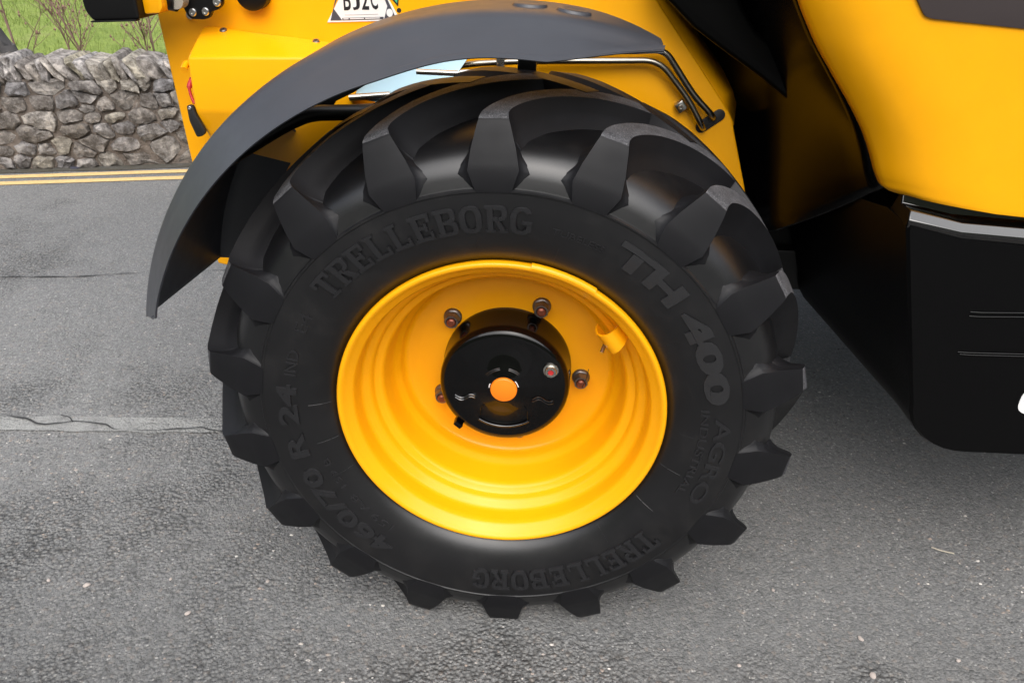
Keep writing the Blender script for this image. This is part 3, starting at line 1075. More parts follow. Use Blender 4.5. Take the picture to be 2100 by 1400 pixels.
    def slab_word(txt, th_a, th_b, r0, r1, h):
        adv = [0.70] * len(txt); tot = sum(adv) - 0.08
        V, F = [], []
        x0 = 0
        for ci, ch in enumerate(txt):
            for si, poly in enumerate(GL[ch]):
                # split long edges so that the strokes follow the curve of the sidewall
                pts = []
                for i in range(len(poly)):
                    a, b = poly[i], poly[(i + 1) % len(poly)]
                    m = max(1, int(math.hypot(b[0] - a[0], b[1] - a[1]) / 0.25))
                    pts += [(a[0] + (b[0] - a[0]) * k / m, a[1] + (b[1] - a[1]) * k / m) for k in range(m)]
                b0 = len(V); n = len(pts)
                hh = h + 0.00012 * (si % 7)
                for lift in (0.003, -hh):
                    for (px, pz) in pts:
                        th = math.radians(th_a + (th_b - th_a) * (x0 + px) / tot)
                        r = r0 + (r1 - r0) * pz
                        V.append((r * math.cos(th), side_y(r) + lift, ZC + r * math.sin(th)))
                F.append(tuple(b0 + n + k for k in range(n)))
                for k in range(n):
                    F.append((b0 + k, b0 + (k + 1) % n, b0 + n + (k + 1) % n, b0 + n + k))
            x0 += adv[ci]
        return mesh('raised_lettering', V, F, M['letter'], t, 30)
    slab_word('TRELLEBORG', 140.5, 82, 0.402, 0.453, 0.0052)
    slab_word('TRELLEBORG', -39.5, -98, 0.402, 0.453, 0.0052)
    word('TUBELESS', 77, 63.5, 0.413, 0.425, 0.0022, 0.005)
    word('TH', 61, 41, 0.407, 0.455, 0.0038, 0.05, 'hatch')
    word('400', 37.5, 9.0, 0.405, 0.453, 0.0038, 0.05, 'hatch')
    word('AGRO', 4.5, -23.5, 0.424, 0.455, 0.0030, 0.012)
    word('INDUSTRIAL', 7.0, -23.0, 0.397, 0.413, 0.0026, 0.01)
    word('460/70 R 24', -124, -189, 0.407, 0.449, 0.0036, 0.03)
    word('IND', -192, -200, 0.412, 0.434, 0.0026, 0.01)
    word('159 A8', -128, -146, 0.376, 0.392, 0.0022, 0.0)
    word('159 B', -150, -162, 0.378, 0.392, 0.0022, 0.0)
    word('E4', -206, -212, 0.414, 0.438, 0.0022, 0.0)
    # thin moulding ribs running out from the bead
    for a in (-3, -17, -33, -52, 178, 192, 205, 222, 96, 74, 30):
        an = math.radians(a)
        V, F = tube_data([(q * math.cos(an), side_y(q) - 0.0001, ZC + q * math.sin(an)) for q in np.linspace(0.340, 0.388, 7)], 0.0004, 5)
        mesh('mould_rib', V, F, M['rubber'], t, 60)
    return t
TYRE = build_tyre()

# ------------------------------------------------------------------ rim, nuts, hub
def build_rim():
    prof = [(0.322, 0.026), (0.333, 0.012), (0.3352, 0.004), (0.3345, -0.004), (0.331, -0.008), (0.326, -0.0075), (0.321, -0.002), (0.314, 0.008), (0.307, 0.012), (0.3035, 0.018), (0.302, 0.030),
            (0.300, 0.048), (0.2985, 0.056), (0.294, 0.061), (0.286, 0.066), (0.280, 0.073), (0.2785, 0.082), (0.2755, 0.087), (0.266, 0.090), (0.260, 0.096), (0.2575, 0.106),
            (0.2545, 0.130), (0.2515, 0.150), (0.2475, 0.160), (0.2405, 0.167), (0.2365, 0.176), (0.2345, 0.186), (0.230, 0.192), (0.222, 0.196), (0.20, 0.1975), (0.12, 0.1985)]
    r = revolve('rim', prof, M['rim_yellow'], TH, 160, (0, 0, ZC), 60)
    P(r)
    def child(o): o.parent = r; return o
    # wheel nuts
    bm = bmesh.new()
    V, F = [], []
    def ring(rad, y, n=24): return [(rad * math.cos(2 * PI * k / n), y, rad * math.sin(2 * PI * k / n)) for k in range(n)]
    def hexr(rad, y, n=24):
        out = []
        for k in range(n):
            a = 2 * PI * k / n; b = (a % (PI / 3)) - PI / 6
            q = min(rad * math.cos(PI / 6) / math.cos(b), rad * 0.97)
            out.append((q * math.cos(a), y, q * math.sin(a)))
        return out
    rings = [ring(0.0200, 0.0), ring(0.0200, -0.005), ring(0.0185, -0.0075), hexr(0.0172, -0.009), hexr(0.0172, -0.026), ring(0.0142, -0.030), ring(0.0112, -0.030), ring(0.0108, -0.024)]
    for q in rings: V += q
    for i in range(len(rings) - 1):
        for k in range(24):
            F.append((i * 24 + k, i * 24 + (k + 1) % 24, (i + 1) * 24 + (k + 1) % 24, (i + 1) * 24 + k))
    nut = mesh('wheel_nut', V, F, M['nut'], r, 25)
    stud = mesh('stud', [(0.0095 * math.cos(2 * PI * k / 16), y, 0.0095 * math.sin(2 * PI * k / 16)) for y in (0, -0.034) for k in range(16)] + [(0.006 * math.cos(2 * PI * k / 16), -0.036, 0.006 * math.sin(2 * PI * k / 16)) for k in range(16)],
                [(k, (k + 1) % 16, 16 + (k + 1) % 16, 16 + k) for k in range(16)] + [(16 + k, 16 + (k + 1) % 16, 32 + (k + 1) % 16, 32 + k) for k in range(16)] + [tuple(range(32, 48))], M['stud'], None, 30)
    # the stud end shows inside the nut: joined to it as a second material slot
    b2 = bmesh.new(); b2.from_mesh(nut.data); nf = len(b2.faces); b2.from_mesh(stud.data)
    b2.faces.ensure_lookup_table()
    for f in b2.faces[nf:]: f.material_index = 1
    b2.to_mesh(nut.data); b2.free(); nut.data.materials.append(M['stud'])
    bpy.data.objects.remove(stud)
    nut.data.set_sharp_from_angle(angle=math.radians(25))
    for k in range(5):
        a = math.radians(208.0 - 72 * k)
        o = nut if k == 0 else nut.copy()
        if k: COL.objects.link(o); o.parent = r
        o.matrix_basis = Matrix.Translation((0.167 * math.cos(a), 0.1975, ZC + 0.167 * math.sin(a))) @ Matrix.Rotation(0.3 + k * 0.7, 4, 'Y')
    # wire left on one nut
    child(tube('wire', [(0.180, 0.155, 0.597), (0.176, 0.150, 0.575), (0.168, 0.15, 0.553)], 0.0009, M['rubber_strap'], None, 6))
    # valve and its guard: a short bent hood welded to the well
    a = math.radians(36)
    er = Vector((math.cos(a), 0, math.sin(a))); et = Vector((-math.sin(a), 0, math.cos(a)))
    c = Vector((0, 0, ZC))
    V, F = [], []
    sec = [(0.296, 0.050), (0.284, 0.034), (0.270, 0.027), (0.257, 0.032), (0.249, 0.046), (0.246, 0.066), (0.249, 0.085)]
    K = len(sec)
    for j, (r_, y_) in enumerate(sec):
        wd_ = 0.026 - 0.010 * (1 - j / (K - 1)) ** 2
        n_ = Vector((sec[min(j + 1, K - 1)][1] - sec[max(j - 1, 0)][1], -(sec[min(j + 1, K - 1)][0] - sec[max(j - 1, 0)][0]))).normalized() * 0.0045
        for (sd, q) in ((-1, 0), (1, 0), (1, 1), (-1, 1)):
            V.append(c + er * (r_ + n_.x * q) + et * (sd * wd_) + Vector((0, y_ + n_.y * q, 0)))
    for j in range(K - 1):
        for k in range(4):
            F.append((4 * j + k, 4 * j + (k + 1) % 4, 4 * j + 4 + (k + 1) % 4, 4 * j + 4 + k))
    F += [(0, 1, 2, 3), tuple(4 * (K - 1) + k for k in (3, 2, 1, 0))]
    g = mesh('valve_guard', V, F, M['rim_yellow'], r, 50)
    child(tube('valve_stem', [c + er * 0.262 - et * 0.006 + Vector((0, 0.085, 0)), c + er * 0.250 - et * 0.010 + Vector((0, 0.070, 0)), c + er * 0.234 - et * 0.016 + Vector((0, 0.048, 0))], [0.005, 0.0045, 0.004], M['screw'], None, 10))
    # welded-on thickening of the flange, upper right
    o = revolve('flange_strip', [(0.333, 0.004), (0.3385, 0.002), (0.3395, -0.003), (0.336, -0.0085), (0.3305, -0.0095)], M['rim_yellow'], r, 24, (0, 0, ZC), 50, False, math.radians(58), math.radians(80))
    o.parent = r
    return r
RIM = build_rim()

def build_hub():
    prof = [(0.0, 0.094), (0.034, 0.094), (0.036, 0.0955), (0.060, 0.0965), (0.062, 0.098), (0.12, 0.0985), (0.129, 0.1005), (0.1355, 0.105), (0.1392, 0.112), (0.1405, 0.122), (0.1405, 0.180), (0.1425, 0.184), (0.1425, 0.1995)]
    h = revolve('hub_cover', prof, M['gloss_black'], TH, 120, (0, 0, ZC), 40)
    P(h)
    b = revolve('badge', [(0.0, 0.0872), (0.0262, 0.0874), (0.0280, 0.0884), (0.0287, 0.0905), (0.0287, 0.0945)], M['orange'], h, 48, (0, 0, ZC), 60)
    def arc(name, r, a0, a1, rad=0.0022, wob=0.0, y=0.0962, mat='ledge'):
        pts = []
        for k in range(15):
            t = k / 14; a = math.radians(a0 + (a1 - a0) * t)
            rr = r + wob * math.sin(t * 2 * PI)
            pts.append((rr * math.cos(a), y, ZC + rr * math.sin(a)))
        o = tube(name, pts, rad, M[mat], h, 8); return o
    for r_, a0, a1 in ((0.046, 100, 140), (0.050, 100, 140), (0.046, 48, 78), (0.050, 48, 78)):
        arc('cast_ridge', r_, a0, a1, 0.0016)
    arc('cast_ridge', 0.098, 236, 304, 0.0028)
    for s in (1, -1):
        for dz in (0, -0.006):
            pts = [(s * (0.062 + 0.044 * k / 10), 0.097, ZC - 0.024 + dz + 0.005 * math.sin(k / 10 * 2 * PI - s * 0.4)) for k in range(11)]
            tube('cast_ridge', pts, 0.0020, M['ledge'], h, 7)
    # raised lug outline at the lower centre
    tube('cast_ridge', round_path([(-0.052, 0.0975, ZC - 0.085), (-0.050, 0.0975, ZC - 0.05), (-0.034, 0.0975, ZC - 0.036), (-0.02, 0.0975, ZC - 0.043), (0.02, 0.0975, ZC - 0.043), (0.034, 0.0975, ZC - 0.036), (0.050, 0.0975, ZC - 0.05), (0.052, 0.0975, ZC - 0.085)], 0.008), 0.0013, M['gloss_black'], h, 7)
    # small tab on the lower left edge
    prism('cover_tab', [(-0.112, ZC - 0.098), (-0.098, ZC - 0.111), (-0.090, ZC - 0.103), (-0.104, ZC - 0.090)], 0.094, 0.12, M['gloss_black'], h, 0.002)
    # drain plug
    pl = revolve('drain_plug', [(0.0055, 0.0885), (0.0065, 0.0855), (0.0115, 0.0855), (0.0128, 0.0875), (0.0128, 0.094), (0.0160, 0.0945), (0.0160, 0.099)], M['steel'], h, 28, (0.099, 0, 0.625), 30)
    rd = revolve('plug_centre', [(0.0, 0.0872), (0.0060, 0.0872), (0.0062, 0.089)], M['red'], h, 20, (0.099, 0, 0.625), 30)
    # white printed marks half covered by the badge, and cast lettering
    for a0, a1 in ((158, 176), (12, 40)):
        arc('printed_mark', 0.0315, a0, a1, 0.0012, 0, 0.0936, 'white')
    return h
HUB = build_hub()

# ------------------------------------------------------------------ mudguard
def build_fender():
    def R(r, th, y): return (r * math.cos(th), y, ZC + r * math.sin(th))
    A0, A1 = 167.8, 69.4
    n = 110
    V, F = [], []
    cols = None
    for i in range(n + 1):
        t = i / n
        deg = A0 + (A1 - A0) * t
        th = math.radians(deg)
        # lower edge of the face: runs up to a point at the right-hand end
        lo = 0.685
        if deg < 84:
            q = (84 - deg) / (84 - A1)
            lo = 0.6935 + 0.0535 * q ** 1.25
        elif deg < 108:
            u_ = (108 - deg) / 24
            lo = 0.685 + 0.0085 * u_ * u_ * (3 - 2 * u_) + 0.004 * math.sin(u_ * PI) ** 2
        if deg > 158:
            lo -= 0.006 * ((deg - 158) / (A0 - 158)) ** 2
        if deg > 165.6:
            lo += 0.016 * ((deg - 165.6) / (A0 - 165.6)) ** 2.5
        top = 0.754
        yb = 0.215 + 0.125 * min(1, max(0, (deg - 112.0) / 25.0)) + 0.11 * min(1, max(0, (deg - 137.0) / 1.5))
        if deg < 80: yb = 0.215 - 0.10 * ((80 - deg) / (80 - A1)) ** 2
        f = (top - lo) / (0.754 - 0.685)
        fy = -0.05 + (1 - f) * 0.085
        prof = [(lo + 0.006, fy + 0.012), (lo + 0.001, fy + 0.004), (lo, fy), (lo + 0.002, fy - 0.003)]
        c = 0.735
        y_c = 0.030
        for k in range(1, 5):
            s = k / 5
            prof.append((prof[3][0] + (max(c, lo + 0.004) - prof[3][0]) * s, prof[3][1] + (y_c - prof[3][1]) * s))
        prof += [(max(0.735, lo + 0.005), 0.030), (0.744, 0.0425), (0.750, 0.054), (0.7535, 0.068), (0.7545, 0.085)]
        for k in range(1, 6):
            prof.append((0.7545 + 0.001 * k / 5, 0.085 + (yb - 0.085) * k / 5))
        wide = deg > 137.0
        q = min(1, max(0, (deg - 137.0) / 1.5))
        prof += [(0.752 - 0.02 * q, yb + 0.012 * q), (0.748 - 0.098 * q, yb + 0.02 * q)]
        m = len(prof)
        for r, y in prof:
            cut = 0.0
            if y < 0.06: cut = min(1.0, max(0.0, (0.752 - r) / 0.067)) * 6.2 * max(0, (deg - 150) / (A0 - 150)) ** 3
            if deg > 140: cut -= 2.6 * max(0, (y - 0.05) / 0.40) * (deg - 140) / (A0 - 140)
            V.append(R(r, th - math.radians(cut), y))
    for i in range(n):
        for j in range(m - 1):
            a = i * m + j
            F.append((a, a + 1, a + m + 1, a + m))
    o = mesh('mudguard', V, F, M['fender'], TH, 50)
    P(o)
    # real thickness, inwards
    md = o.modifiers.new('thickness', 'SOLIDIFY'); md.thickness = 0.004; md.offset = -1
    bmv = o.modifiers.new('edge', 'BEVEL'); bmv.width = 0.001; bmv.segments = 2; bmv.limit_method = 'ANGLE'
    # two low plugs on the crown
    for dx, y in ((87.0, 0.135), (81.2, 0.125)):
        th = math.radians(dx)
        c = Vector(R(0.7555, th, y)); e1 = Vector((-math.sin(th), 0, math.cos(th))); e2 = Vector((0, 1, 0)); e3 = Vector((math.cos(th), 0, math.sin(th)))
        V, F = [], []
        K = 28
        for rad, h in ((0.031, -0.001), (0.029, 0.003), (0.024, 0.0045), (0.018, 0.003), (0.0, 0.003)):
            for k in range(K):
                a = 2 * PI * k / K
                V.append(c + e1 * rad * math.cos(a) + e2 * rad * math.sin(a) + e3 * h)
        for i in range(4):
            for k in range(K):
                F.append((i * K + k, i * K + (k + 1) % K, (i + 1) * K + (k + 1) % K, (i + 1) * K + k))
        mesh('mudguard_plug', V, F, M['fender'], o, 40)
    # stay tube that carries it, a black plate standing in for shade, and a strut
    P(tube('mudguard_stay', round_path([(-0.60, 0.27, 1.005), (-0.475, 0.30, 1.075), (-0.425, 0.31, 1.095), (-0.30, 0.34, 1.094), (-0.20, 0.52, 1.08)], 0.05, 8), 0.0165, M['satin_black'], None, 16))
    P(prism('shade_plate', [(-0.461, 1.085), (-0.37, 1.145), (-0.291, 1.185), (-0.291, 1.160), (-0.340, 1.131), (-0.378, 1.113), (-0.396, 1.091)], 0.345, 0.353, M['satin_black'], None, 0.0015))
    P(prism('stay_strut', [(0.010, 1.27), (0.048, 1.27), (0.044, 1.16), (0.008, 1.16)], 0.295, 0.325, M['satin_black'], None, 0.003))
    P(tube('stay_rod', [(0.028, 0.31, 1.20), (0.03, 0.42, 1.16), (0.03, 0.56, 1.10)], 0.014, M['satin_black'], None, 12))
    return o
FENDER = build_fender()

# ------------------------------------------------------------------ bodywork
def build_body():
    Y, G, B = M['yellow'], M['gloss_black'], M['satin_black']
    # chassis side plate behind the wheel
    edge = [(0.274, 1.325), (0.46, 1.092), (0.483, 1.060), (0.492, 1.045), (0.498, 1.022), (0.542, 0.888), (0.60, 0.66), (0.45, 0.56)]
    outline = [(-0.80, 0.638), (-0.82, 0.92), (-0.835, 1.253), (-0.85, 1.75), (0.05, 1.75)] + edge + [(-0.60, 0.60)]
    P(prism('chassis_plate', outline, 0.55, 0.575, Y, None, 0.004, 3))
    # folded face that runs back from the slanting edge of the plate
    V = [(0.06, 0.572, 1.60), (0.274, 0.572, 1.328), (0.46, 0.572, 1.095), (0.50, 0.572, 1.03),
         (0.10, 0.66, 1.60), (0.325, 0.66, 1.308), (0.515, 0.655, 1.100), (0.506, 0.60, 1.035)]
    o = mesh('folded_flange', V, [(0, 1, 5, 4), (1, 2, 6, 5), (2, 3, 7, 6)], Y, None, 60); P(o)
    o.modifiers.new('thickness', 'SOLIDIFY').thickness = 0.006
    # inner bulkhead behind, and the belly: closes off the light under the machine
    P(prism('bulkhead', [(-0.3, 0.55), (1.9, 0.55), (1.9, 1.9), (-0.3, 1.9)], 0.80, 0.83, M['recess'], None))
    P(prism('chassis_core', [(-0.75, 0.55), (0.24, 0.55), (0.24, 1.48), (-0.75, 1.48)], 0.62, 0.795, M['recess'], None))
    P(prism('lower_bulkhead', [(0.0, 0.55), (1.9, 0.55), (1.9, 0.90), (0.72, 0.86), (0.60, 0.81), (0.0, 0.81)], 0.76, 0.80, M['recess'], None, 0.01))
    P(prism('belly_pan', [(-0.7, 0.54), (2.6, 0.54), (2.6, 0.66), (-0.7, 0.66)], 0.73, 1.75, B, None, 0.01))
    P(prism('boom', [(-1.6, 1.50), (2.6, 1.72), (2.6, 2.05), (-1.6, 1.78)], 0.78, 1.15, M['satin_black'], None, 0.01))
    P(prism('cab', [(-0.1, 0.62), (2.4, 0.62), (2.2, 2.3), (0.2, 2.3)], 1.66, 2.4, G, None, 0.02))
    # black tongue-shaped piece in the recess
    tongue = [(0.262, 1.365), (0.285, 1.329), (0.364, 1.258), (0.443, 1.207), (0.514, 1.163), (0.585, 1.114), (0.639, 1.078), (0.669, 1.076), (0.669, 1.094), (0.649, 1.123), (0.613, 1.161), (0.55, 1.213), (0.493, 1.254), (0.463, 1.294), (0.442, 1.331), (0.432, 1.367)]
    P(prism('black_tongue', tongue, 0.45, 0.60, M['recess'], None, 0.014, 3))
    # ---- engine pod on the right: curved front skin, side skin, dark decal
    edgeF = [(0.31, 1.80), (0.413, 1.55), (0.470, 1.425), (0.509, 1.342), (0.534, 1.299), (0.556, 1.265), (0.592, 1.218), (0.629, 1.171), (0.662, 1.125), (0.686, 1.084), (0.706, 1.042), (0.715, 1.027), (0.722, 1.016), (0.734, 1.008)]
    # (offset from the edge, y): side return, soft bevel, broad face
    SIDE = [(-0.34, 0.775), (-0.24, 0.755), (-0.18, 0.70), (-0.135, 0.63), (-0.095, 0.55), (-0.060, 0.47), (-0.032, 0.39), (-0.012, 0.32), (0.0, 0.26), (0.004, 0.210)]
    prof = [(-0.001, 0.208), (0.001, 0.190), (0.007, 0.178), (0.030, 0.158), (0.050, 0.144), (0.075, 0.134), (0.12, 0.126), (0.17, 0.122), (1.6, 0.105)]
    pods = []
    ef = smooth_path([(x, 0, z) for x, z in edgeF], 5)
    for prof, nm, pmat in ((prof, 'engine_cover', Y), (SIDE, 'inner_liner', M['liner'])):
      V, F = [], []
      pm = len(prof)
      for i, p in enumerate(ef):
        for j, (dx, y) in enumerate(prof):
            x = p.x + dx
            z = p.z
            yo = 0.0
            if p.z < 1.30:                       # lower hem slopes down to the right and inwards
                q = (1.30 - p.z) / 0.28
                if dx > 0.03: z -= q * q * 0.115 * min(1.0, (dx - 0.03) / 0.9)
                if y > 0.22: z -= q * q * 0.62 * min(0.4, y - 0.22)
            if dx > 1: x = 2.2
            V.append((x, y + yo, z))
      for i in range(len(ef) - 1):
        for j in range(pm - 1):
            a = i * pm + j
            F.append((a, a + 1, a + pm + 1, a + pm))
      o = mesh(nm, V, F, pmat, None, 70); P(o)
      o.modifiers.new('thickness', 'SOLIDIFY').thickness = 0.004
    P(prism('engine_cover_roof', [(0.28, 1.79), (2.3, 1.79), (2.3, 1.83), (0.28, 1.83)], 0.10, 1.70, Y, None, 0.008))
    wdw = prism('side_decal', round2([(0.61, 1.46), (0.674, 1.349), (0.692, 1.325), (0.705, 1.321), (0.938, 1.301), (1.8, 1.22), (1.8, 1.46)], 0.012), 0.1125, 0.1235, M['decal'], None, 0.0008); P(wdw)
    # ---- black lower tank
    # outline of its face (x, z), rounded lower left corner
    face = [(0.728, 0.978), (0.790, 0.66)]
    c = (0.935, 0.585); r_ = 0.115
    face = [(0.746, 0.968), (0.7475, 0.955), (0.83, 0.64)]
    for k in range(9):
        a = PI * 1.02 + (PI / 2) * k / 8
        face.append((0.975 + 0.13 * math.cos(a), 0.592 + 0.125 * math.sin(a)))
    face += [(2.2, 0.475), (2.2, 0.875), (0.959, 0.936), (0.845, 0.944)]
    bm = bmesh.new()
    front = []
    V, F = [], []
    N = len(face)
    def lay(y, dx, dz, sx=1.0):
        for (x, z) in face: V.append((x + dx * (1 if x < 1.0 else 0), y, z + dz))
    lay(0.100, 0.006, 0.0); lay(0.106, 0.0, 0.0); lay(0.20, -0.004, -0.0)
    V2 = []
    for (x, z) in face:                          # far end of the side skin
        V.append((x - (0.085 if x < 1.1 else 0), 0.72, z + (0.01 if z < 0.7 else -0.09)))
    for l in range(3):
        for k in range(N):
            a = l * N + k; b = l * N + (k + 1) % N
            F.append((a, b, b + N, a + N))
    F.append(tuple(range(N)))
    tk = mesh('lower_tank', V, F, M['tank_black'], None, 25); P(tk)
    # shoulder of the tank: sloping ledge that catches the sky
    def ledge_row(x, zl, zb, dx):
        return ((x, 0.103, zl - 0.016), (x - 0.001, 0.0985, zl), (x + dx * 0.4, 0.1140, zl + 0.0155), (x + dx * 0.6, 0.165, zl + 0.010), (x + dx * 0.5, 0.172, zl + 0.045), (x, 0.20, zl - 0.02))
    led = [ledge_row(0.7455, 0.978, 0.982, 0.011), ledge_row(0.845, 0.957, 0.958, 0.009), ledge_row(0.959, 0.950, 0.950, 0.02), ledge_row(2.2, 0.89, 0.888, 0.02)]
    V = [q for row in led for q in row]; F = []
    for i in range(3):
        for j in range(6):
            a = i * 6 + j; b = i * 6 + (j + 1) % 6
            F.append((a, b, b + 6, a + 6))
    F += [(0, 1, 2, 3, 4, 5), (23, 22, 21, 20, 19, 18)]
    o = mesh('tank_ledge', V, F, M['ledge'], tk, 20)
    o.data.materials.append(M['tank_black'])
    for f in o.data.polygons:
        if abs(f.normal.x) > 0.6: f.material_index = 1
    o.modifiers.new('edge', 'BEVEL').width = 0.003; o.modifiers['edge'].segments = 2
    # pressed grooves on the tank face
    for z, x0, x1 in ((0.797, 0.905, 1.2), (0.788, 0.905, 1.2), (0.708, 0.905, 1.5), (0.703, 0.91, 1.5)):
        P(tube('pressed_rib', [(x0, 0.099, z), (x0 + 0.02, 0.0975, z), (x1, 0.0982, z + 0.01)], 0.0013, G, None, 8), None).parent = tk
    # white printed oval at the right edge of the view
    V = []; F = []
    K = 40
    for y in (0.0995, 0.0985):
        for k in range(K):
            a = 2 * PI * k / K
            ca, sa = math.cos(a), math.sin(a)
            V.append((1.125 + 0.068 * math.copysign(abs(ca) ** .6, ca), y, 0.60 + 0.034 * math.copysign(abs(sa) ** .6, sa)))
    F = [tuple(range(K, 2 * K))] + [(k, (k + 1) % K, K + (k + 1) % K, K + k) for k in range(K)]
    mesh('white_decal', V, F, M['white'], tk, 30)
    # ---- box on the left of the chassis plate
    V = [(-0.721, 0.42, 1.184), (-0.35, 0.42, 1.190), (-0.36, 0.42, 1.068), (-0.725, 0.42, 1.067),       # front face
         (-0.735, 0.55, 1.227), (-0.708, 0.55, 1.231), (-0.38, 0.55, 1.196), (-0.34, 0.55, 1.19),          # top back line
         (-0.70, 0.47, 0.93), (-0.36, 0.47, 0.93), (-0.74, 0.55, 1.06), (-0.72, 0.55, 0.90), (-0.34, 0.55, 0.90)]
    F = [(0, 3, 2, 1), (0, 1, 7, 6, 5), (0, 5, 4), (3, 8, 9, 2), (0, 4, 10, 3), (3, 10, 11, 8), (8, 11, 12, 9), (1, 2, 9, 12, 7), (4, 5, 6, 7, 12, 11, 10)]
    bm = bmesh.new()
    vs = [bm.verts.new(v) for v in V]
    for f in F: bm.faces.new([vs[i] for i in f])
    bmesh.ops.recalc_face_normals(bm, faces=bm.faces)
    bevel_all(bm, 0.007, 4, 12)
    bx = from_bm('side_box', bm, Y, None, 40); P(bx)
    def bolt(name, x, y, z, rad, h, mat, parent, nrm=(0, -1, 0)):
        K = 16
        V, F = [], []
        for rr, hh in ((rad, 0), (rad, h * .6), (rad * .8, h), (rad * .42, h), (rad * .36, h * .55), (0, h * .55)):
            for k in range(K):
                a = 2 * PI * k / K
                V.append(Vector((rr * math.cos(a), rr * math.sin(a), hh)))
        for i in range(5):
            for k in range(K):
                F.append((i * K + k, i * K + (k + 1) % K, (i + 1) * K + (k + 1) % K, (i + 1) * K + k))
        q = Vector(nrm).to_track_quat('Z', 'Y')
        V = [q @ v + Vector((x, y, z)) for v in V]
        o = mesh(name, V, F, mat, None, 30)
        P(o) if parent is TH else setattr(o, 'parent', parent)
        return o
    bolt('box_screw', -0.677, 0.531, 1.2215, 0.0085, 0.006, M['nut'], bx, (0, -0.35, 1))
    bolt('box_screw', -0.465, 0.531, 1.2015, 0.0085, 0.006, M['nut'], bx, (0, -0.35, 1))
    # yellow latch stub, red cord and black rubber tag at the left side of the box
    P(tube('latch_stub', [(-0.735, 0.50, 1.162), (-0.752, 0.47, 1.158), (-0.748, 0.45, 1.150)], 0.008, Y, None, 10))
    P(tube('red_cord', smooth_path([(-0.742, 0.47, 1.128), (-0.745, 0.455, 1.112), (-0.742, 0.45, 1.094), (-0.735, 0.445, 1.078)], 5), [0.006] * 6 + [0.0035] * 10, M['red'], None, 8))
    tg = prism('rubber_latch', round2([(-0.742, 1.080), (-0.728, 1.080), (-0.724, 1.060), (-0.708, 1.022), (-0.716, 1.012), (-0.731, 1.008), (-0.742, 1.045)], 0.006), 0.418, 0.430, M['rubber_strap'], None, 0.002); P(tg)
    bolt('latch_rivet', -0.735, 0.418, 1.074, 0.004, 0.002, M['screw'], tg)
    # ---- pipes
    A = round_path([(0.02, 0.53, 1.193), (0.261, 0.52, 1.199), (0.318, 0.52, 1.203), (0.392, 0.52, 1.106), (0.440, 0.52, 1.062), (0.452, 0.575, 1.04)], 0.035, 8)
    P(tube('hydraulic_pipe', A, 0.0072, M['dark_steel'], None, 14))
    Bp = round_path([(-0.30, 0.52, 1.13), (-0.118, 0.52, 1.164), (-0.004, 0.52, 1.172), (0.199, 0.52, 1.177), (0.308, 0.52, 1.180), (0.383, 0.52, 1.095), (0.420, 0.52, 1.035), (0.432, 0.575, 1.02)], 0.035, 8)
    P(tube('hydraulic_pipe', Bp, 0.0072, M['dark_steel'], None, 14))
    # slotted hole where they enter: a raised rubber grommet with a dark floor
    V, F = [], []
    a_, b_ = Vector((0.422, 0, 1.030)), Vector((0.459, 0, 1.058))
    dr = (b_ - a_).normalized(); nn = Vector((-dr.z, 0, dr.x))
    loop = []
    for k in range(9):
        t = -PI / 2 + PI * k / 8; loop.append(b_ + (dr * math.cos(t) + nn * math.sin(t)) * 0.0135)
    for k in range(9):
        t = PI / 2 + PI * k / 8; loop.append(a_ + (dr * math.cos(t) + nn * math.sin(t)) * 0.0135)
    P(prism('pipe_slot', [(v.x, v.z) for v in loop], 0.547, 0.5515, M['rubber_strap'], None, 0.001))
    P(prism('pipe_clamp', [(0.352, 1.080), (0.366, 1.062), (0.384, 1.077), (0.370, 1.095)], 0.530, 0.5495, M['screw'], None, 0.003))
    bolt('clamp_bolt', 0.367, 0.530, 1.0775, 0.0055, 0.005, M['screw'], TH)
    P(prism('pipe_clamp', [(-0.053, 1.148), (-0.034, 1.149), (-0.034, 1.190), (-0.053, 1.189)], 0.506, 0.535, M['steel'], None, 0.003))
    # zinc plate and unions above the tyre
    P(prism('zinc_plate', [(-0.372, 1.105), (-0.357, 1.122), (-0.286, 1.165), (-0.20, 1.20), (-0.10, 1.20), (-0.126, 1.165), (-0.150, 1.132), (-0.28, 1.095)], 0.424, 0.430, M['zinc'], None, 0.0015))
    for v in bpy.data.objects['zinc_plate'].data.vertices: v.co.y += (v.co.z - 1.11) * 0.9
    P(tube('zinc_tube', [(-0.367, 0.415, 1.106), (-0.276, 0.415, 1.114)], 0.0075, M['steel'], None, 14))
    P(tube('zinc_tube', [(-0.215, 0.41, 1.165), (-0.126, 0.41, 1.163)], 0.006, M['steel'], None, 14))
    P(tube('pipe_union', [(-0.138, 0.46, 1.150), (-0.128, 0.46, 1.150), (-0.127, 0.46, 1.150), (-0.098, 0.46, 1.152)], [0.009, 0.009, 0.012, 0.012], M['steel'], None, 6))
    P(tube('pipe_union', [(-0.100, 0.46, 1.152), (-0.07, 0.46, 1.154)], 0.007, M['steel'], None, 12))
    P(tube('pivot_boss', [(-0.39, 0.555, 1.07), (-0.39, 0.46, 1.075), (-0.39, 0.452, 1.075)], [0.034, 0.034, 0.030], Y, None, 28))
    # ---- work light and bracket, top left
    lt = prism('work_light', round2([(-0.922, 1.36), (-0.917, 1.275), (-0.904, 1.2555), (-0.80, 1.260), (-0.80, 1.36)], 0.008), 0.40, 0.50, B, None, 0.006, 3); P(lt)
    prism('amber_reflection', [(-0.80, 1.268), (-0.766, 1.270), (-0.758, 1.282), (-0.752, 1.36), (-0.80, 1.36)], 0.425, 0.485, M['yellow'], lt, 0.004)  # solid yellow piece standing in for an amber reflection
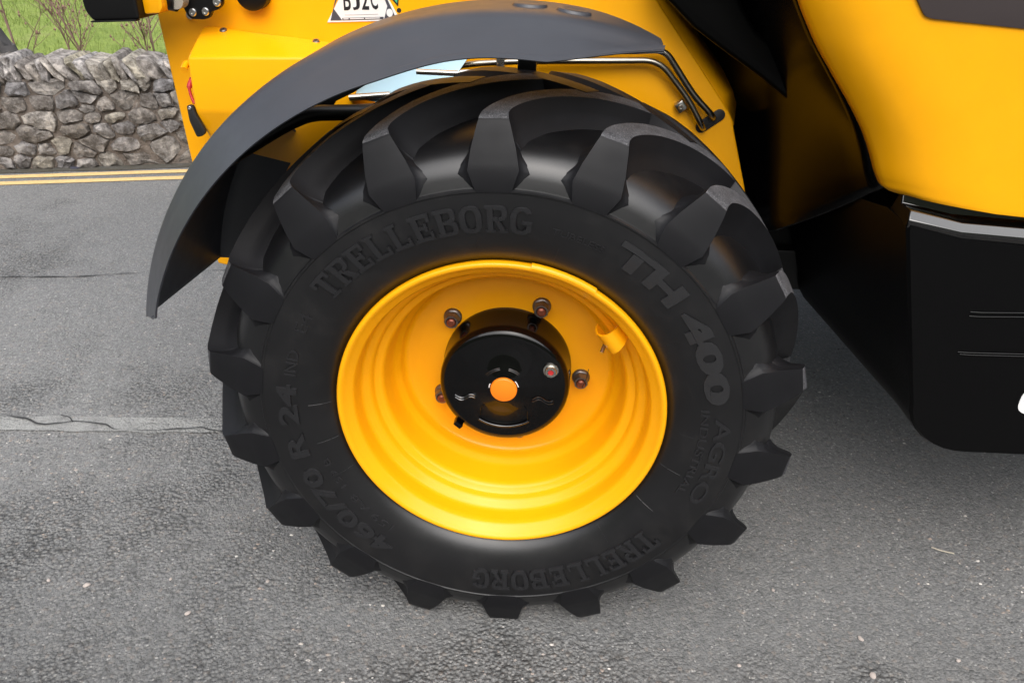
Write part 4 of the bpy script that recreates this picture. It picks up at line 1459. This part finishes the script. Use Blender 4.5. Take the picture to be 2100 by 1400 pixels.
    prism('light_lip', [(-0.905, 1.2535), (-0.805, 1.2575), (-0.805, 1.2605), (-0.905, 1.2565)], 0.392, 0.41, M['satin_black'], lt, 0.001)
    br = prism('light_bracket', round2([(-0.745, 1.36), (-0.742, 1.276), (-0.735, 1.258), (-0.728, 1.252), (-0.700, 1.251), (-0.686, 1.255), (-0.680, 1.268), (-0.664, 1.272), (-0.652, 1.283), (-0.648, 1.36)], 0.006), 0.488, 0.504, B, None, 0.002); P(br)
    for x, z, r_ in ((-0.721, 1.266, .0085), (-0.692, 1.268, .0085), (-0.663, 1.288, .0095)):
        bolt('bracket_bolt', x, 0.488, z, r_, 0.005, M['screw'], br)
    P(tube('bracket_arm', [(-0.80, 0.47, 1.30), (-0.745, 0.47, 1.29)], 0.022, B, None, 14))
    P(tube('rubber_bush', [(-0.742, 0.455, 1.293), (-0.742, 0.485, 1.293)], [0.018, 0.018], M['grey_rubber'], None, 20))
    bolt('panel_screw', -0.757, 0.55, 1.253, 0.0095, 0.005, M['screw'], TH)
    P(tube('rubber_stop', [(-0.597, 0.552, 1.303), (-0.597, 0.520, 1.303), (-0.597, 0.515, 1.303)], [0.036, 0.036, 0.030], B, None, 36))
    # ---- registration plate decal: white triangle with dark corners and big letters
    y = 0.549
    apex = 1.46
    d = prism('identity_plate', [(-0.440, 1.2425), (-0.272, 1.2495), (-0.335, 1.365), (-0.362, 1.365)], y - 0.001, y + 0.0005, M['white'], None); P(d)
    prism('dark_corner', [(-0.432, 1.2465), (-0.405, 1.2475), (-0.4225, 1.272), (-0.4085, 1.300), (-0.4135, 1.300)], y - 0.0016, y - 0.0011, M['slate_ink'], d, 0, sharp=None)
    prism('dark_corner', [(-0.281, 1.2525), (-0.309, 1.2515), (-0.300, 1.279), (-0.309, 1.303), (-0.3035, 1.303)], y - 0.0016, y - 0.0011, M['slate_ink'], d, 0, sharp=None)
    prism('dark_band', [(-0.4045, 1.2474), (-0.310, 1.2514), (-0.310, 1.2565), (-0.4045, 1.2525)], y - 0.0016, y - 0.0011, M['slate_ink'], d, 0, sharp=None)
    for k, ch in enumerate('BJ2C'):
        flat_text('plate_letter', ch, -0.3905 + 0.0205 * k, 1.2685 + 0.0205 * k * 0.045, 0.045, 0.0165, y - 0.0011, M['ink'], d, 0.015)
    for k, (x0, x1) in enumerate(((-0.402, -0.390), (-0.387, -0.355), (-0.352, -0.318))):
        z = 1.2495 + (x0 + 0.402) * 0.042
        prism('small_print', [(x0, z), (x1, z + (x1 - x0) * 0.042), (x1, z + 0.002 + (x1 - x0) * 0.042), (x0, z + 0.002)], y - 0.0021, y - 0.0017, M['white'], d, 0, sharp=None)
    prism('small_print', [(-0.398, 1.2585), (-0.322, 1.2615), (-0.322, 1.2622), (-0.398, 1.2592)], y - 0.0016, y - 0.0011, M['greyink'], d, 0, sharp=None)
    V = [(-0.2955 + 0.0072 * math.cos(2 * PI * k / 24), yy, 1.265 + 0.0085 * math.sin(2 * PI * k / 24)) for yy in (y - 0.0017, y - 0.0021) for k in range(24)]
    mesh('round_seal', V, [tuple(range(24, 48))] + [(k, (k + 1) % 24, 24 + (k + 1) % 24, 24 + k) for k in range(24)], M['white'], d, None)
    gt = prism('warning_sticker', [(-0.300, 1.305), (-0.276, 1.2785), (-0.272, 1.305)], y - 0.0006, y + 0.0004, M['ink'], None); P(gt)
    prism('green_field', [(-0.294, 1.305), (-0.2775, 1.2845), (-0.2755, 1.305)], y - 0.0012, y - 0.0007, M['green'], gt, 0, sharp=None)
    P(tube('plugged_hole', [(-0.2745, 0.5495, 1.270), (-0.2745, 0.551, 1.270)], 0.0052, M['rubber_strap'], None, 18))
    # axle behind the wheel
    P(tube('axle', [(0, 0.19, ZC), (0, 0.42, ZC), (0, 0.5, ZC), (0, 1.8, ZC)], [0.12, 0.12, 0.09, 0.09], B, None, 24))

def round2(poly, rad, n=5):
    out = []
    m = len(poly)
    for i in range(m):
        p = Vector(poly[i]); a = Vector(poly[i - 1]) - p; b = Vector(poly[(i + 1) % m]) - p
        r = min(rad, a.length * 0.4, b.length * 0.4)
        s, e = p + a.normalized() * r, p + b.normalized() * r
        for k in range(n + 1):
            t = k / n
            q = (1 - t) ** 2 * s + 2 * t * (1 - t) * p + t * t * e
            out.append((q.x, q.y))
    return out
build_body()

# ================================================================== small loose things on the road
def pebble(x, y, s, label, seed, mat='pebble', flat=0.6, name='pebble', cat='pebble', group='pale pebbles loose on the road'):
    q = random.Random(seed)
    bm = bmesh.new()
    bmesh.ops.create_icosphere(bm, subdivisions=2, radius=s)
    for v in bm.verts:
        k = 1 + 0.35 * mnoise.noise(v.co / s * 0.9 + Vector((seed * 3.3, 0, 0)))
        v.co = Vector((v.co.x * k * 1.25, v.co.y * k * 0.9, v.co.z * k * flat + s * flat * 0.75))
    o = from_bm(name, bm, M[mat], None, 30)
    o.location = (x, y, 0.0)
    o.rotation_euler = (0, 0, q.uniform(0, 6))
    tag(o, label, cat, group)
    return o

pebble(-1.024, 0.009, 0.0070, 'largest pink pebble on the road, left of the tyre', 1)
pebble(-1.127, 0.017, 0.0045, 'small pinkish pebble just left of the largest pink pebble', 2)
pebble(-0.828, 0.046, 0.0040, 'tiny pink pebble between the largest pebble and the tyre', 3)
pebble(-0.585, 0.058, 0.0045, 'pinkish pebble on the road nearest the tyre on its left side', 4)
pebble(-0.739, -0.056, 0.0065, 'flat pale pink stone in the lower left road, below the tiny pink pebble', 5, flat=0.35)
pebble(0.666, 0.131, 0.0042, 'whitish pebble on the road just right of the tyre', 6)
pebble(0.837, -0.004, 0.0065, 'pale elongated pebble beside the dark cracked patch right of the tyre', 7, flat=0.4)
pebble(0.833, -0.104, 0.0075, 'broad pinkish white stone at the lower right edge of the road', 8, flat=0.3)
pebble(0.543, -0.102, 0.0042, 'white round pebble at the bottom of the road below the tyre', 9)
pebble(1.038, -0.049, 0.0045, 'orange tinted pebble in the lower right corner of the road', 10)
o = pebble(-2.966, 3.335, 0.026, 'dark bluish flat scrap lying at the foot of the stone wall', 11, 'slate', 0.3, 'slate_scrap', 'slate scrap', None)
o = tube('straw', smooth_path([(1.115, 0.315, 0.004), (1.135, 0.302, 0.006), (1.165, 0.296, 0.004)], 6), 0.0018, M['straw'], None, 6)
tag(o, 'short pale curved straw lying on the road right of the tyre', 'straw')
